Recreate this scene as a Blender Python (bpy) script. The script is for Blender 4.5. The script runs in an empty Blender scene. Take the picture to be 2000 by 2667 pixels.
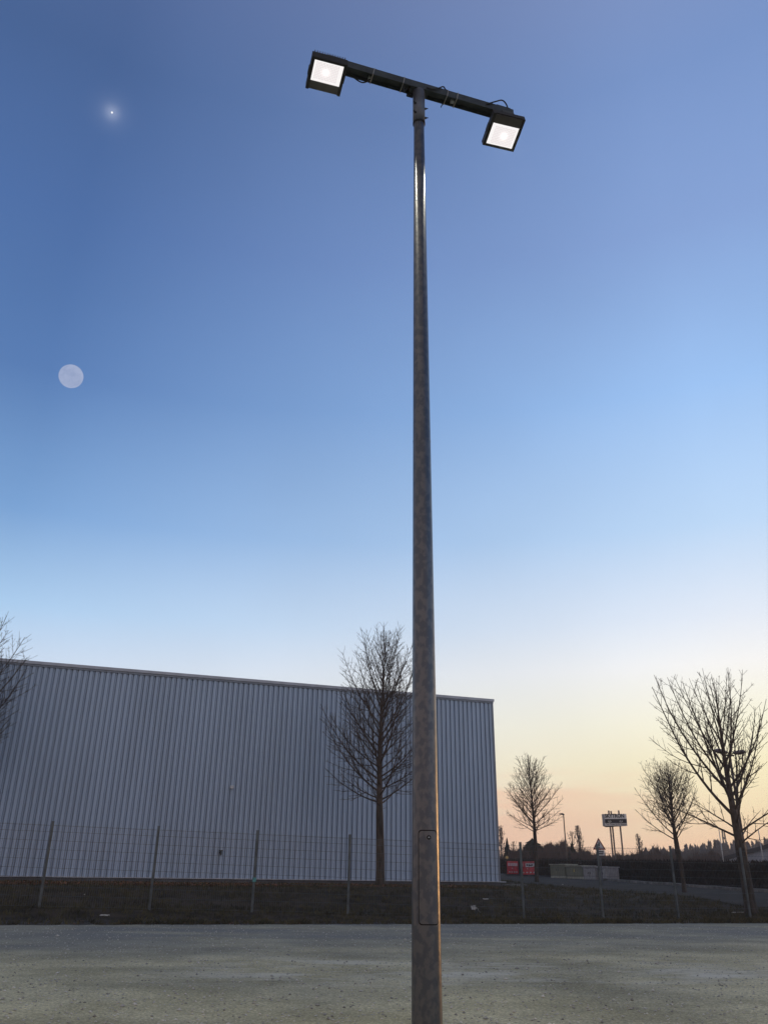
import bpy, math, random
from mathutils import Vector, Matrix
import numpy as np
S = bpy.context.scene
COL = S.collection
R = math.radians

# ------------------------------------------------------------------ camera
FPX, TH, ROLL, EYE = 2128.0, R(24.2), R(0.7), 0.95       # focal length in photo pixels, upward tilt, roll, eye height
cam = bpy.data.cameras.new('camera')
cam.sensor_fit = 'VERTICAL'; cam.sensor_height = 36.0
cam.lens = FPX / 2667.0 * 36.0
cam.clip_start = 0.05; cam.clip_end = 12000.0
camo = bpy.data.objects.new('camera', cam); COL.objects.link(camo)
camo.matrix_world = Matrix.Translation((0, 0, EYE)) @ Matrix.Rotation(math.pi/2 + TH, 4, 'X') @ Matrix.Rotation(ROLL, 4, 'Z')
S.camera = camo

# ------------------------------------------------------------------ world: dusk sky, glow towards the sunken sun
SUN_AZ, SUN_EL = R(37.0), R(1.2)
def lin(c):
    return tuple(((v/255.0)/12.92 if v/255.0 <= 0.04045 else ((v/255.0+0.055)/1.055)**2.4) for v in c)
W = bpy.data.worlds.new('World'); S.world = W; W.use_nodes = True
nt = W.node_tree; N = nt.nodes; L = nt.links
for n in list(N): N.remove(n)
def nd(tree, t, **kw):
    n = tree.nodes.new(t)
    for k, v in kw.items():
        if k.startswith('i_'):
            n.inputs[int(k[2:])].default_value = v
        else: setattr(n, k, v)
    return n
def wmath(op, a, b=None, clamp=False):
    n = nd(nt, 'ShaderNodeMath', operation=op, use_clamp=clamp)
    for i, v in enumerate((a, b)):
        if v is None: continue
        if isinstance(v, (int, float)): n.inputs[i].default_value = v
        else: L.new(v, n.inputs[i])
    return n.outputs[0]
tc = nd(nt, 'ShaderNodeTexCoord')
vn = nd(nt, 'ShaderNodeVectorMath', operation='NORMALIZE'); L.new(tc.outputs['Generated'], vn.inputs[0])
sp = nd(nt, 'ShaderNodeSeparateXYZ'); L.new(vn.outputs[0], sp.inputs[0])
dx, dy, dz = sp.outputs
elev = wmath('MULTIPLY', wmath('ARCSINE', dz), 2/math.pi, True)          # 0 horizon .. 1 zenith
hx = wmath('SQRT', wmath('ADD', wmath('ADD', wmath('MULTIPLY', dx, dx), wmath('MULTIPLY', dy, dy)), 1e-6))
cd = wmath('DIVIDE', wmath('ADD', wmath('MULTIPLY', dx, math.sin(SUN_AZ)), wmath('MULTIPLY', dy, math.cos(SUN_AZ))), hx)
ang = wmath('ARCCOSINE', cd)
tmix = wmath('SUBTRACT', 1.0, wmath('MULTIPLY', wmath('SUBTRACT', ang, R(13)), 1/R(50)), True)
def ramp(stops):
    r = nd(nt, 'ShaderNodeValToRGB'); cr = r.color_ramp; cr.interpolation = 'LINEAR'
    stops = sorted(stops)
    cr.elements[0].position = stops[0][0]/90; cr.elements[0].color = (*lin(stops[0][1]), 1)
    cr.elements[1].position = stops[-1][0]/90; cr.elements[1].color = (*lin(stops[-1][1]), 1)
    for e, c in stops[1:-1]:
        el = cr.elements.new(e/90); el.color = (*lin(c), 1)
    L.new(elev, r.inputs[0]); return r.outputs[0]
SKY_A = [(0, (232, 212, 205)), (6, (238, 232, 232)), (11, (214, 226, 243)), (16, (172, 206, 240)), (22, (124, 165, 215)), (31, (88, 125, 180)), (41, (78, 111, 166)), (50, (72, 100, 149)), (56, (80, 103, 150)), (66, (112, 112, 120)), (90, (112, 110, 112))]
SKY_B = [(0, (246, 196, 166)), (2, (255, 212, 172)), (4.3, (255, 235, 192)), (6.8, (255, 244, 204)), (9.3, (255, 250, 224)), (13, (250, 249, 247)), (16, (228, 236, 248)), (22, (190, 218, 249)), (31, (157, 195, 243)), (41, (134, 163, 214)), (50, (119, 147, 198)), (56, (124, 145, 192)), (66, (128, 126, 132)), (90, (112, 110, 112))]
ca, cb = ramp(SKY_A), ramp(SKY_B)  # unseen stops near the zenith are greyed to neutralise the light on the ground
def wmix(f, a, b, mode='MIX'):
    m = nd(nt, 'ShaderNodeMix', data_type='RGBA', blend_type=mode)
    for sock, v in ((m.inputs[0], f), (m.inputs[6], a), (m.inputs[7], b)):
        if isinstance(v, (int, float, tuple)): sock.default_value = v
        else: L.new(v, sock)
    return m.outputs[2]
sky = wmix(tmix, ca, cb)
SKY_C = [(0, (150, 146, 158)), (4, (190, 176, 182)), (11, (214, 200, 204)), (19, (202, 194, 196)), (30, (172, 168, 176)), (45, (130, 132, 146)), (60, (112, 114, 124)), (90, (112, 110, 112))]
cc_ = ramp(SKY_C)          # unseen pinkish sky opposite the sunset, shaped to warm the ground and wall light
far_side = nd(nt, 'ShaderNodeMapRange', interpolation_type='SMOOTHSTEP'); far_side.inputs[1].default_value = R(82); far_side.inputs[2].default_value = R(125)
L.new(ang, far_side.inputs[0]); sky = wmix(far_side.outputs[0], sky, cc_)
# low pink-grey stratus above the horizon
mp = nd(nt, 'ShaderNodeMapping'); mp.inputs['Scale'].default_value = (4.5, 4.5, 34.0); mp.inputs['Location'].default_value = (0.3, 0.0, 0.4)
L.new(vn.outputs[0], mp.inputs[0])
nz = nd(nt, 'ShaderNodeTexNoise'); nz.inputs['Scale'].default_value = 1.0; nz.inputs['Detail'].default_value = 4; nz.inputs['Roughness'].default_value = 0.5
L.new(mp.outputs[0], nz.inputs[0])
def mrange(v, a, b, c, d):
    m = nd(nt, 'ShaderNodeMapRange', interpolation_type='SMOOTHSTEP'); m.inputs[1].default_value = a; m.inputs[2].default_value = b; m.inputs[3].default_value = c; m.inputs[4].default_value = d
    L.new(v, m.inputs[0]); return m.outputs[0]
low = mrange(elev, 5.4/90, 7.4/90, 1, 0)
side = mrange(ang, R(13), R(30), 0.12, 1.0)
cl = wmath('MULTIPLY', wmath('MULTIPLY', mrange(nz.outputs[0], 0.40, 0.62, 0, 1), low), side)
sky = wmix(wmath('MULTIPLY', cl, 0.75), sky, (*lin((250, 206, 176)), 1))
nz2 = nd(nt, 'ShaderNodeTexNoise'); nz2.inputs['Scale'].default_value = 2.2; nz2.inputs['Detail'].default_value = 3
L.new(vn.outputs[0], nz2.inputs[0])
sky = wmix(1.0, sky, mrange(nz2.outputs[0], 0.3, 0.7, 0.96, 1.04), 'MULTIPLY')
ns = nd(nt, 'ShaderNodeTexSky', sky_type='NISHITA'); ns.sun_disc = False
ns.sun_elevation = SUN_EL; ns.sun_rotation = SUN_AZ
sky = wmix(0.002, sky, ns.outputs[0], 'ADD')
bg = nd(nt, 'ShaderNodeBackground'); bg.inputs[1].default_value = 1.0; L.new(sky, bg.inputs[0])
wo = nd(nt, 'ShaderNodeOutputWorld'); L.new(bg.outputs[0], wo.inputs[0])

# ------------------------------------------------------------------ sun just at the horizon, behind thin haze
sun = bpy.data.lights.new('sun', 'SUN'); sun.energy = 0.9; sun.angle = R(6); sun.color = (1.0, 0.50, 0.17)
suno = bpy.data.objects.new('sun', sun); COL.objects.link(suno)
sd = Vector((math.sin(SUN_AZ+R(14))*math.cos(SUN_EL), math.cos(SUN_AZ+R(14))*math.cos(SUN_EL), math.sin(SUN_EL)))
suno.rotation_euler = sd.to_track_quat('Z', 'Y').to_euler(); suno.location = (60, 80, 30)

S.view_settings.view_transform = 'Standard'; S.view_settings.look = 'None'
S.view_settings.exposure = 0.0; S.view_settings.gamma = 1.0
S.cycles.use_denoising = True
S.cycles.max_bounces = 6

# ------------------------------------------------------------------ helpers
def ray(px, py):
    x, y = px-1000.0, -(py-1333.5)
    c, s = math.cos(ROLL), math.sin(ROLL)
    x, y = c*x-s*y, s*x+c*y
    return x, FPX*math.cos(TH)-y*math.sin(TH), FPX*math.sin(TH)+y*math.cos(TH)
def at(px, py, Y):
    """world point seen at photo pixel (px, py), Y metres ahead of the camera"""
    r = ray(px, py); t = Y/r[1]
    return Vector((r[0]*t, Y, EYE+r[2]*t))
def sstep(t):
    t = min(1.0, max(0.0, t)); return t*t*(3-2*t)
def edge_y(x): return 21.1+0.29*x
def fence_y(x): return 23.4+0.272*x
def wob(x, y):
    return math.sin(x*1.7+y*.9)*.5+math.sin(x*.63-y*1.31+1.2)*.5
def ground(x, y):
    e, f = edge_y(x)+0.12*wob(x*2.1, 3), fence_y(x)
    if y <= e: return 0.0
    zf = min(0.36, max(0.03, 0.25-0.018*(x+8)))
    if y <= f: return zf*sstep((y-e)/max(0.3, f-e))
    P = -0.171+0.022*min(y, 76.0)
    if y < 45: P += (max(P, 0.69)-P)*sstep((6.5-x)/3.0)
    return zf+(max(P, zf)-zf)*sstep((y-f)/5.6)+0.012*wob(x, y)

def mat(name, col, rough=0.8, metal=0.0, var=0.0, scale=4.0, col2=None, bump=0.0, bscale=None, spec=0.5, stretch=None, detail=5.0, lo=0.35, hi=0.65):
    m = bpy.data.materials.new(name); m.use_nodes = True
    t = m.node_tree; b = t.nodes['Principled BSDF']
    b.inputs['Roughness'].default_value = rough; b.inputs['Metallic'].default_value = metal
    b.inputs['Specular IOR Level'].default_value = spec
    c1 = (*col, 1)
    b.inputs['Base Color'].default_value = c1
    tcn = t.nodes.new('ShaderNodeTexCoord'); vec = tcn.outputs['Object']
    if stretch:
        mpn = t.nodes.new('ShaderNodeMapping'); mpn.inputs['Scale'].default_value = stretch
        t.links.new(vec, mpn.inputs[0]); vec = mpn.outputs[0]
    if var or col2:
        c2 = (*(col2 if col2 else tuple(max(0, v*(1-var)) for v in col)), 1)
        if not col2: c1 = (*tuple(min(1, v*(1+var)) for v in col), 1)
        nz = t.nodes.new('ShaderNodeTexNoise'); nz.inputs['Scale'].default_value = scale; nz.inputs['Detail'].default_value = detail
        t.links.new(vec, nz.inputs[0])
        rp = t.nodes.new('ShaderNodeValToRGB'); rp.color_ramp.elements[0].position = lo; rp.color_ramp.elements[1].position = hi
        rp.color_ramp.elements[0].color = c2; rp.color_ramp.elements[1].color = c1
        t.links.new(nz.outputs[0], rp.inputs[0]); t.links.new(rp.outputs[0], b.inputs['Base Color'])
    if bump:
        nb = t.nodes.new('ShaderNodeTexNoise'); nb.inputs['Scale'].default_value = bscale or scale*4; nb.inputs['Detail'].default_value = 4
        t.links.new(vec, nb.inputs[0])
        bp = t.nodes.new('ShaderNodeBump'); bp.inputs['Strength'].default_value = bump; bp.inputs['Distance'].default_value = 0.02
        t.links.new(nb.outputs[0], bp.inputs['Height']); t.links.new(bp.outputs[0], b.inputs['Normal'])
    return m

class MB:
    """collects shapes in world coordinates and links them as ONE mesh object"""
    def __init__(s): s.v = []; s.f = []
    def quad(s, *p):
        n = len(s.v); s.v += [tuple(q) for q in p]; s.f.append(tuple(range(n, n+len(p)))); return s
    def box(s, c, size, rz=0.0, M=None):
        n = len(s.v); c = Vector(c)
        rot = M if M is not None else Matrix.Rotation(rz, 3, 'Z')
        for sx in (-.5, .5):
            for sy in (-.5, .5):
                for sz in (-.5, .5):
                    s.v.append(tuple(c+rot @ Vector((sx*size[0], sy*size[1], sz*size[2]))))
        for q in ((0,1,3,2),(4,6,7,5),(0,4,5,1),(2,3,7,6),(0,2,6,4),(1,5,7,3)):
            s.f.append(tuple(n+i for i in q))
        return s
    def tube(s, pts, rad, n=6, cap=True):
        pts = [Vector(p) for p in pts]; b = len(s.v); m = len(pts)
        if isinstance(rad, (int, float)): rad = [rad]*m
        d0 = (pts[1]-pts[0]).normalized()
        u = d0.orthogonal().normalized()
        for i, p in enumerate(pts):
            d = (pts[min(i+1, m-1)]-pts[max(i-1, 0)])
            if d.length < 1e-9: d = d0
            d.normalize(); u = (u-d*u.dot(d))
            if u.length < 1e-6: u = d.orthogonal()
            u.normalize(); w = d.cross(u)
            for k in range(n):
                a = 2*math.pi*k/n
                s.v.append(tuple(p+(u*math.cos(a)+w*math.sin(a))*rad[i]))
        for i in range(m-1):
            for k in range(n):
                k2 = (k+1) % n
                s.f.append((b+i*n+k, b+i*n+k2, b+(i+1)*n+k2, b+(i+1)*n+k))
        if cap:
            s.f.append(tuple(b+k for k in range(n-1, -1, -1))); s.f.append(tuple(b+(m-1)*n+k for k in range(n)))
        return s
    def prism(s, poly, off):
        """polygon (list of points) extruded by vector off"""
        n = len(s.v); k = len(poly); off = Vector(off)
        s.v += [tuple(p) for p in poly]+[tuple(Vector(p)+off) for p in poly]
        s.f.append(tuple(range(n+k-1, n-1, -1))); s.f.append(tuple(range(n+k, n+2*k)))
        for i in range(k):
            j = (i+1) % k; s.f.append((n+i, n+j, n+k+j, n+k+i))
        return s
    def build(s, name, m, parent=None, smooth=False, bevel=0.0):
        org = Vector((0, 0, 0)); p = parent
        while p is not None: org = org+Vector(p.location); p = p.parent
        me = bpy.data.meshes.new(name)
        v = np.array(s.v, dtype=float)-np.array(org)
        me.from_pydata(v.tolist(), [], s.f); me.materials.append(m)
        if smooth: me.polygons.foreach_set('use_smooth', [True]*len(me.polygons))
        me.update()
        o = bpy.data.objects.new(name, me); COL.objects.link(o)
        if parent is not None: o.parent = parent
        if bevel:
            b = o.modifiers.new('bevel', 'BEVEL'); b.width = bevel; b.segments = 2; b.limit_method = 'ANGLE'
        return o
def tag(o, label=None, cat=None, group=None, kind=None):
    for k, v in (('label', label), ('category', cat), ('group', group), ('kind', kind)):
        if v: o[k] = v
    return o
def thing(name, loc, label, cat, group=None):
    o = bpy.data.objects.new(name, None); COL.objects.link(o); o.location = loc
    o.empty_display_size = 0.2
    bpy.context.view_layer.update()
    return tag(o, label, cat, group)
def text_mesh(name, txt, size, m, parent, origin, ux, uy, depth=0.01, align='LEFT', width=None, bold=0.0):
    """lettering as a real mesh: origin, unit vectors of the baseline and of the letters' upright"""
    cu = bpy.data.curves.new(name, 'FONT'); cu.body = txt; cu.size = size; cu.extrude = depth/2; cu.align_x = align; cu.offset = bold; cu.resolution_u = 3
    to = bpy.data.objects.new(name+'_src', cu); COL.objects.link(to)
    dg = bpy.context.evaluated_depsgraph_get(); dg.update()
    me = bpy.data.meshes.new_from_object(to.evaluated_get(dg))
    COL.objects.unlink(to); bpy.data.objects.remove(to)
    me.name = name
    ux, uy, o = Vector(ux).normalized(), Vector(uy).normalized(), Vector(origin); uz = ux.cross(uy)
    xs = [v.co.x for v in me.vertices]; k = 1.0
    if width: k = width/(max(xs)-min(xs))
    org = Vector((0, 0, 0)); p = parent
    while p is not None: org += Vector(p.location); p = p.parent
    for v in me.vertices:
        v.co = o+ux*v.co.x*k+uy*v.co.y+uz*v.co.z-org
    me.materials.clear(); me.materials.append(m)
    ob = bpy.data.objects.new(name, me); COL.objects.link(ob); ob.parent = parent
    return ob

# ------------------------------------------------------------------ materials
M = {}
M['galv'] = mat('galvanised_steel', (0.132, 0.130, 0.138), 0.32, 0.65, scale=30, col2=(0.088, 0.095, 0.112), bump=0.05, bscale=80, lo=0.45, hi=0.56, stretch=(1, 1, 0.7), detail=10)
M['galv_dull'] = mat('weathered_galvanised_steel', (0.13, 0.14, 0.165), 0.5, 0.5, var=0.25, scale=9)
M['beam'] = mat('grey_green_beam_paint', (0.055, 0.065, 0.068), 0.5, 0.3, var=0.25, scale=8)
M['black'] = mat('black_cast_housing', (0.022, 0.020, 0.020), 0.55, 0.1, var=0.2, scale=30)
M['cover'] = mat('charcoal_cover_plate', (0.075, 0.068, 0.066), 0.5, var=0.1, scale=9)
M['rubber'] = mat('black_cable_rubber', (0.012, 0.012, 0.014), 0.6)
M['tie'] = mat('pale_cable_tie', (0.34, 0.34, 0.34), 0.6)
M['clad'] = mat('grey_blue_cladding', (0.445, 0.555, 0.69), 0.45, 0.05, var=0.05, scale=0.9, stretch=(1, 1, 0.25))
M['trim'] = mat('grey_flashing', (0.24, 0.275, 0.33), 0.45, 0.15, var=0.08, scale=1.5)
M['drip'] = mat('pale_drip_flashing', (0.50, 0.53, 0.58), 0.4, 0.1, var=0.1, scale=3)
M['plinth'] = mat('dark_concrete_plinth', (0.12, 0.125, 0.14), 0.9, var=0.25, scale=1.3)
M['bark'] = mat('grey_brown_bark', (0.095, 0.076, 0.06), 0.95, col2=(0.035, 0.03, 0.026), scale=14, stretch=(1, 1, 0.2), bump=0.6, bscale=30)
M['twig'] = mat('brown_twig_bark', (0.085, 0.066, 0.054), 0.9, var=0.3, scale=5)
M['fence'] = mat('grey_green_wire_paint', (0.085, 0.105, 0.115), 0.5, 0.3, var=0.15, scale=6)
M['post'] = mat('grey_green_post_paint', (0.115, 0.132, 0.135), 0.55, 0.3, var=0.25, scale=5)
M['conifer'] = mat('dark_conifer_needles', (0.020, 0.024, 0.016), 0.95, var=0.4, scale=1.5)
M['hedge'] = mat('brown_hornbeam_leaves', (0.040, 0.028, 0.021), 0.95, col2=(0.018, 0.016, 0.012), scale=2.5)
M['white'] = mat('white_sheet_metal', (0.62, 0.62, 0.63), 0.5, var=0.06, scale=3)
M['ink'] = mat('black_print', (0.015, 0.015, 0.018), 0.6)
M['head'] = mat('mauve_grey_lamp_head', (0.15, 0.13, 0.15), 0.5, var=0.1, scale=4)
M['steel_dark'] = mat('dark_steel', (0.10, 0.09, 0.09), 0.5, 0.5, var=0.2, scale=4)

# ------------------------------------------------------------------ the ground, one sheet to the horizon
def axis(lo, hi, fine_lo, fine_hi, step, grow=1.35):
    a = [fine_lo]; 
    while a[-1] < fine_hi: a.append(a[-1]+step)
    s = step
    while a[-1] < hi: s *= grow; a.append(a[-1]+s)
    s = step; b = [a[0]]
    while b[-1] > lo: s *= grow; b.append(b[-1]-s)
    return b[:0:-1]+a
XS = axis(-3500, 3500, -26, 34, 0.5); YS = axis(-3500, 5000, 17.0, 64, 0.4)
gv = [(x, y, ground(x, y)) for y in YS for x in XS]
nx = len(XS)
gf = [(j*nx+i, j*nx+i+1, (j+1)*nx+i+1, (j+1)*nx+i) for j in range(len(YS)-1) for i in range(nx-1)]
def ground_material():
    m = bpy.data.materials.new('gravel_and_soil'); m.use_nodes = True
    t = m.node_tree; b = t.nodes['Principled BSDF']; b.inputs['Roughness'].default_value = 0.95; b.inputs['Specular IOR Level'].default_value = 0.2
    g = t.nodes.new('ShaderNodeNewGeometry'); pos = g.outputs['Position']
    sx = t.nodes.new('ShaderNodeSeparateXYZ'); t.links.new(pos, sx.inputs[0])
    def noise(scale, detail=4, st=None, rough=0.55):
        v = pos
        if st:
            q = t.nodes.new('ShaderNodeMapping'); q.inputs['Scale'].default_value = st; t.links.new(pos, q.inputs[0]); v = q.outputs[0]
        n = t.nodes.new('ShaderNodeTexNoise'); n.inputs['Scale'].default_value = scale; n.inputs['Detail'].default_value = detail; n.inputs['Roughness'].default_value = rough
        t.links.new(v, n.inputs[0]); return n.outputs[0]
    def mr(v, a, b_, c=0.0, d=1.0):
        n = t.nodes.new('ShaderNodeMapRange'); n.interpolation_type = 'SMOOTHSTEP'
        for i, q in enumerate((a, b_, c, d)): n.inputs[i+1].default_value = q
        t.links.new(v, n.inputs[0]); return n.outputs[0]
    def mx(f, a, c, mode='MIX'):
        n = t.nodes.new('ShaderNodeMix'); n.data_type = 'RGBA'; n.blend_type = mode
        for s_, v in ((n.inputs[0], f), (n.inputs[6], a), (n.inputs[7], c)):
            if isinstance(v, (int, float)): s_.default_value = v
            elif isinstance(v, tuple): s_.default_value = (*v, 1)
            else: t.links.new(v, s_)
        return n.outputs[2]
    def ma(op, a, c, clamp=False):
        n = t.nodes.new('ShaderNodeMath'); n.operation = op; n.use_clamp = clamp
        for i, v in enumerate((a, c)):
            if isinstance(v, (int, float)): n.inputs[i].default_value = v
            else: t.links.new(v, n.inputs[i])
        return n.outputs[0]
    col = mx(mr(noise(0.8, 5), .35, .65), (0.46, 0.415, 0.255), (0.64, 0.582, 0.375))
    col = mx(mr(noise(38, 3), .38, .70), col, mx(1.0, col, (1.45, 1.45, 1.45), 'MULTIPLY'))
    col = mx(mr(noise(0.34, 5), .36, .64), mx(1.0, col, (0.76, 0.77, 0.79), 'MULTIPLY'), mx(1.0, col, (1.15, 1.14, 1.10), 'MULTIPLY'))
    col = mx(mr(noise(34, 6, None, .8), .40, .62), mx(1.0, col, (0.74, 0.74, 0.75), 'MULTIPLY'), mx(1.0, col, (1.20, 1.20, 1.19), 'MULTIPLY'))
    col = mx(mr(noise(11, 5, None, .7), .36, .62, 1, 0), col, mx(1.0, col, (0.80, 0.80, 0.80), 'MULTIPLY'))
    col = mx(mr(noise(85, 2), .28, .46, 1, 0), col, mx(1.0, col, (0.72, 0.72, 0.73), 'MULTIPLY'))
    # worn silty band of paler fines across the lot
    ys = ma('ADD', ma('SUBTRACT', sx.outputs[1], 10.6), ma('MULTIPLY', sx.outputs[0], -0.02))
    band = ma('MULTIPLY', mr(ys, -2.2, -0.1), mr(ys, 0.1, 2.6, 1, 0))
    band = ma('MULTIPLY', band, mr(sx.outputs[0], -3.2, -0.8))
    col = mx(ma('MULTIPLY', band, mr(noise(0.9, 8, (0.7, 1.5, 1), .72), .44, .66)), col, (0.74, 0.70, 0.56))
    # weaker light on the far gravel, painted as a darker strip before the bank
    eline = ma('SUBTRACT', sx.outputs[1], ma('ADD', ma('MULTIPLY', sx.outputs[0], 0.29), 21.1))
    far_dim = ma('MULTIPLY', mr(eline, -10.5, -4.0), mr(noise(0.5, 4, (0.6, 1.5, 1)), .25, .7, .45, 1))
    col = mx(ma('MULTIPLY', far_dim, 0.9), col, (0.225, 0.235, 0.225))
    soil = mx(mr(noise(1.4, 5), .35, .65), (0.034, 0.028, 0.020), (0.075, 0.058, 0.040))
    mud = mr(ma('ADD', eline, ma('MULTIPLY', ma('SUBTRACT', noise(1.3, 5), .5), 1.6)), .35, 1.25, 1, 0)
    soil = mx(mud, soil, mx(mr(noise(6, 4), .35, .7), (0.05, 0.046, 0.04), (0.115, 0.105, 0.092)))
    bank = mr(ma('ADD', eline, ma('MULTIPLY', ma('SUBTRACT', noise(2.2, 5), .5), 0.9)), -0.18, 0.14)
    col = mx(bank, col, soil)
    t.links.new(col, b.inputs['Base Color'])
    bp = t.nodes.new('ShaderNodeBump'); bp.inputs['Strength'].default_value = 0.8; bp.inputs['Distance'].default_value = 0.015
    t.links.new(ma('ADD', noise(60, 3), ma('MULTIPLY', noise(9, 3), 1.2)), bp.inputs['Height']); t.links.new(bp.outputs[0], b.inputs['Normal'])
    return m
gb = MB(); gb.v = gv; gb.f = gf
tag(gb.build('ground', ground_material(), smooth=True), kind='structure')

# the road beyond the bank with its pale kerb
def poly_sample(pl, n):
    P = [Vector((p[0], p[1])) for p in pl]; out = []
    ln = [0]
    for a, b in zip(P, P[1:]): ln.append(ln[-1]+(b-a).length)
    for i in range(n+1):
        s = ln[-1]*i/n; k = 0
        while k < len(P)-2 and ln[k+1] < s: k += 1
        out.append(P[k].lerp(P[k+1], (s-ln[k])/(ln[k+1]-ln[k])))
    return out
def gpt(px, py, Y): 
    p = at(px, py, Y); return (p.x, p.y)
near = [(40, 32.5), (20, 29.9), gpt(1930, 2344, 29.4), gpt(1688, 2329, 33.2), gpt(1376, 2303, 44.5), (7.0, 56), (6.5, 75)]
far = [(40, 38.5), (22, 36.2), gpt(2000, 2327, 35.4), gpt(1578, 2294, 53), (14.6, 59), (14.2, 66), (13.8, 75)]
n_ = 120
na, fa = poly_sample(near, n_), poly_sample(far, n_)
rb = MB(); K = 10
for i in range(n_+1):
    for k in range(K+1):
        q = na[i].lerp(fa[i], k/K); rb.v.append((q.x, q.y, ground(q.x, q.y)+0.02))
for i in range(n_):
    for k in range(K):
        a = i*(K+1)+k; rb.f.append((a, a+1, a+K+2, a+K+1))
M['asphalt'] = mat('worn_asphalt', (0.075, 0.068, 0.062), 0.95, col2=(0.050, 0.046, 0.043), scale=1.1, bump=0.3, bscale=60, spec=0.08)
tag(rb.build('road', M['asphalt']), kind='structure')
kb = MB(); kw = 0.13
fk = poly_sample(far, 240)
for i in range(240):
    a, b = fk[i], fk[i+1]; d = (b-a).normalized(); n2 = Vector((-d.y, d.x))
    if n2.y < 0: n2 = -n2
    a2, b2 = a+n2*0.3, b+n2*0.3
    za, zb = ground(a.x, a.y), ground(b.x, b.y)
    kb.quad((a.x, a.y, za-.05), (b.x, b.y, zb-.05), (b.x, b.y, zb+kw), (a.x, a.y, za+kw))
    kb.quad((a.x, a.y, za+kw), (b.x, b.y, zb+kw), (b2.x, b2.y, zb+kw), (a2.x, a2.y, za+kw))
M['kerb'] = mat('pale_concrete_kerb', (0.27, 0.265, 0.25), 0.9, col2=(0.13, 0.125, 0.115), scale=2.2)
tag(kb.build('kerb', M['kerb']), kind='structure')

# ------------------------------------------------------------------ gravel stones and grass (nobody could count them)
rng = random.Random(4)
st = MB()
for _ in range(30000):
    y = 5.6+(rng.random()**1.1)*17.0; x = (rng.random()*2-1)*(y*0.60+0.6)
    if y > edge_y(x)-0.05: continue
    r = 0.004+0.013*rng.random()**3.2
    if rng.random() < .008: r = 0.014+rng.random()*.014
    n = len(st.v); a = rng.random()*6.28
    cx, cy = math.cos(a)*r, math.sin(a)*r; q = .7+rng.random()*.6; h = r*(.5+rng.random()*.5)
    for p in ((cx*q, cy*q, h*.35), (-cy, cx, h*.3), (-cx*q, -cy*q, h*.4), (cy, -cx, h*.3), (cx*.2, cy*.2, h*1.1), (0, 0, -h*.4)):
        st.v.append((x+p[0], y+p[1], p[2]))
    for f in ((0,1,4),(1,2,4),(2,3,4),(3,0,4),(1,0,5),(2,1,5),(3,2,5),(0,3,5)): st.f.append(tuple(n+i for i in f))
M['stone'] = mat('pale_limestone_chips', (0.74, 0.71, 0.62), 0.9, col2=(0.24, 0.23, 0.20), scale=7.0, detail=2)
tag(st.build('gravel', M['stone']), kind='stuff')

def tuft(mb, x, y, z, h, n, r, lean=.5):
    for _ in range(n):
        a = rng.random()*6.283; w = 0.006+rng.random()*.008; hh = h*(.5+rng.random()*.7)
        bx, by = x+rng.uniform(-r, r), y+rng.uniform(-r, r)
        l = hh*lean*rng.uniform(.3, 1.2); a2 = rng.random()*6.283
        n0 = len(mb.v)
        mb.v += [(bx-math.cos(a)*w, by-math.sin(a)*w, z-.01), (bx+math.cos(a)*w, by+math.sin(a)*w, z-.01),
                 (bx+math.cos(a2)*l*.45+math.cos(a)*w*.6, by+math.sin(a2)*l*.45+math.sin(a)*w*.6, z+hh*.65),
                 (bx+math.cos(a2)*l, by+math.sin(a2)*l, z+hh)]
        mb.f += [(n0, n0+1, n0+2), (n0, n0+2, n0+3)]
WALL_L, WALL_R = Vector((-26.0, 27.55)), Vector((5.10, 38.0))
def wall_y(x): return WALL_L.y+(x-WALL_L.x)*(WALL_R.y-WALL_L.y)/(WALL_R.x-WALL_L.x)
def near_road_y(x):
    for a, b in zip(near, near[1:]):
        if min(a[0], b[0]) <= x <= max(a[0], b[0]): return a[1]+(b[1]-a[1])*(x-a[0])/(b[0]-a[0])
    return 60
gr, lv = MB(), MB()
for _ in range(30000):
    x = rng.uniform(-19, 23); e = edge_y(x)
    top = wall_y(x)-.15 if x < 5.1 else min(near_road_y(x), 50)-.1
    y = e+(top-e)*rng.random()**1.4+rng.gauss(0, .12)
    if y < e-.1: continue
    if rng.random() > .35+.65*sstep((wob(x*.9, y*1.4)+1)/1.6): continue
    if rng.random() > .12+.88*sstep((y-e-.1-.35*wob(x*2.3, 1))/1.0): continue
    hh = .05+.09*rng.random()
    if y < fence_y(x): hh *= .75
    tuft(gr, x, y, ground(x, y), hh, 4, .07)
for _ in range(24000):
    x = rng.gauss(-5.5, 5.0); t = rng.random()
    if x > 5 or x < -18: continue
    top = wall_y(x); y = top-.1-(rng.random()**1.5)*7.0
    if y < fence_y(x)+.6: continue
    if rng.random() > .3+.7*sstep((wob(x*.7+2, y)+.9)/1.5): continue
    z = ground(x, y)+.015+.05*rng.random(); a = rng.random()*6.28; s = .035+.045*rng.random()
    c_, s_ = math.cos(a)*s, math.sin(a)*s; tl = rng.uniform(-.6, .9)
    lv.quad((x+c_, y+s_, z+tl*s), (x-s_*.5, y+c_*.5, z+.01), (x-c_, y-s_, z-tl*s*.3), (x+s_*.5, y-c_*.5, z+.005))
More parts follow.
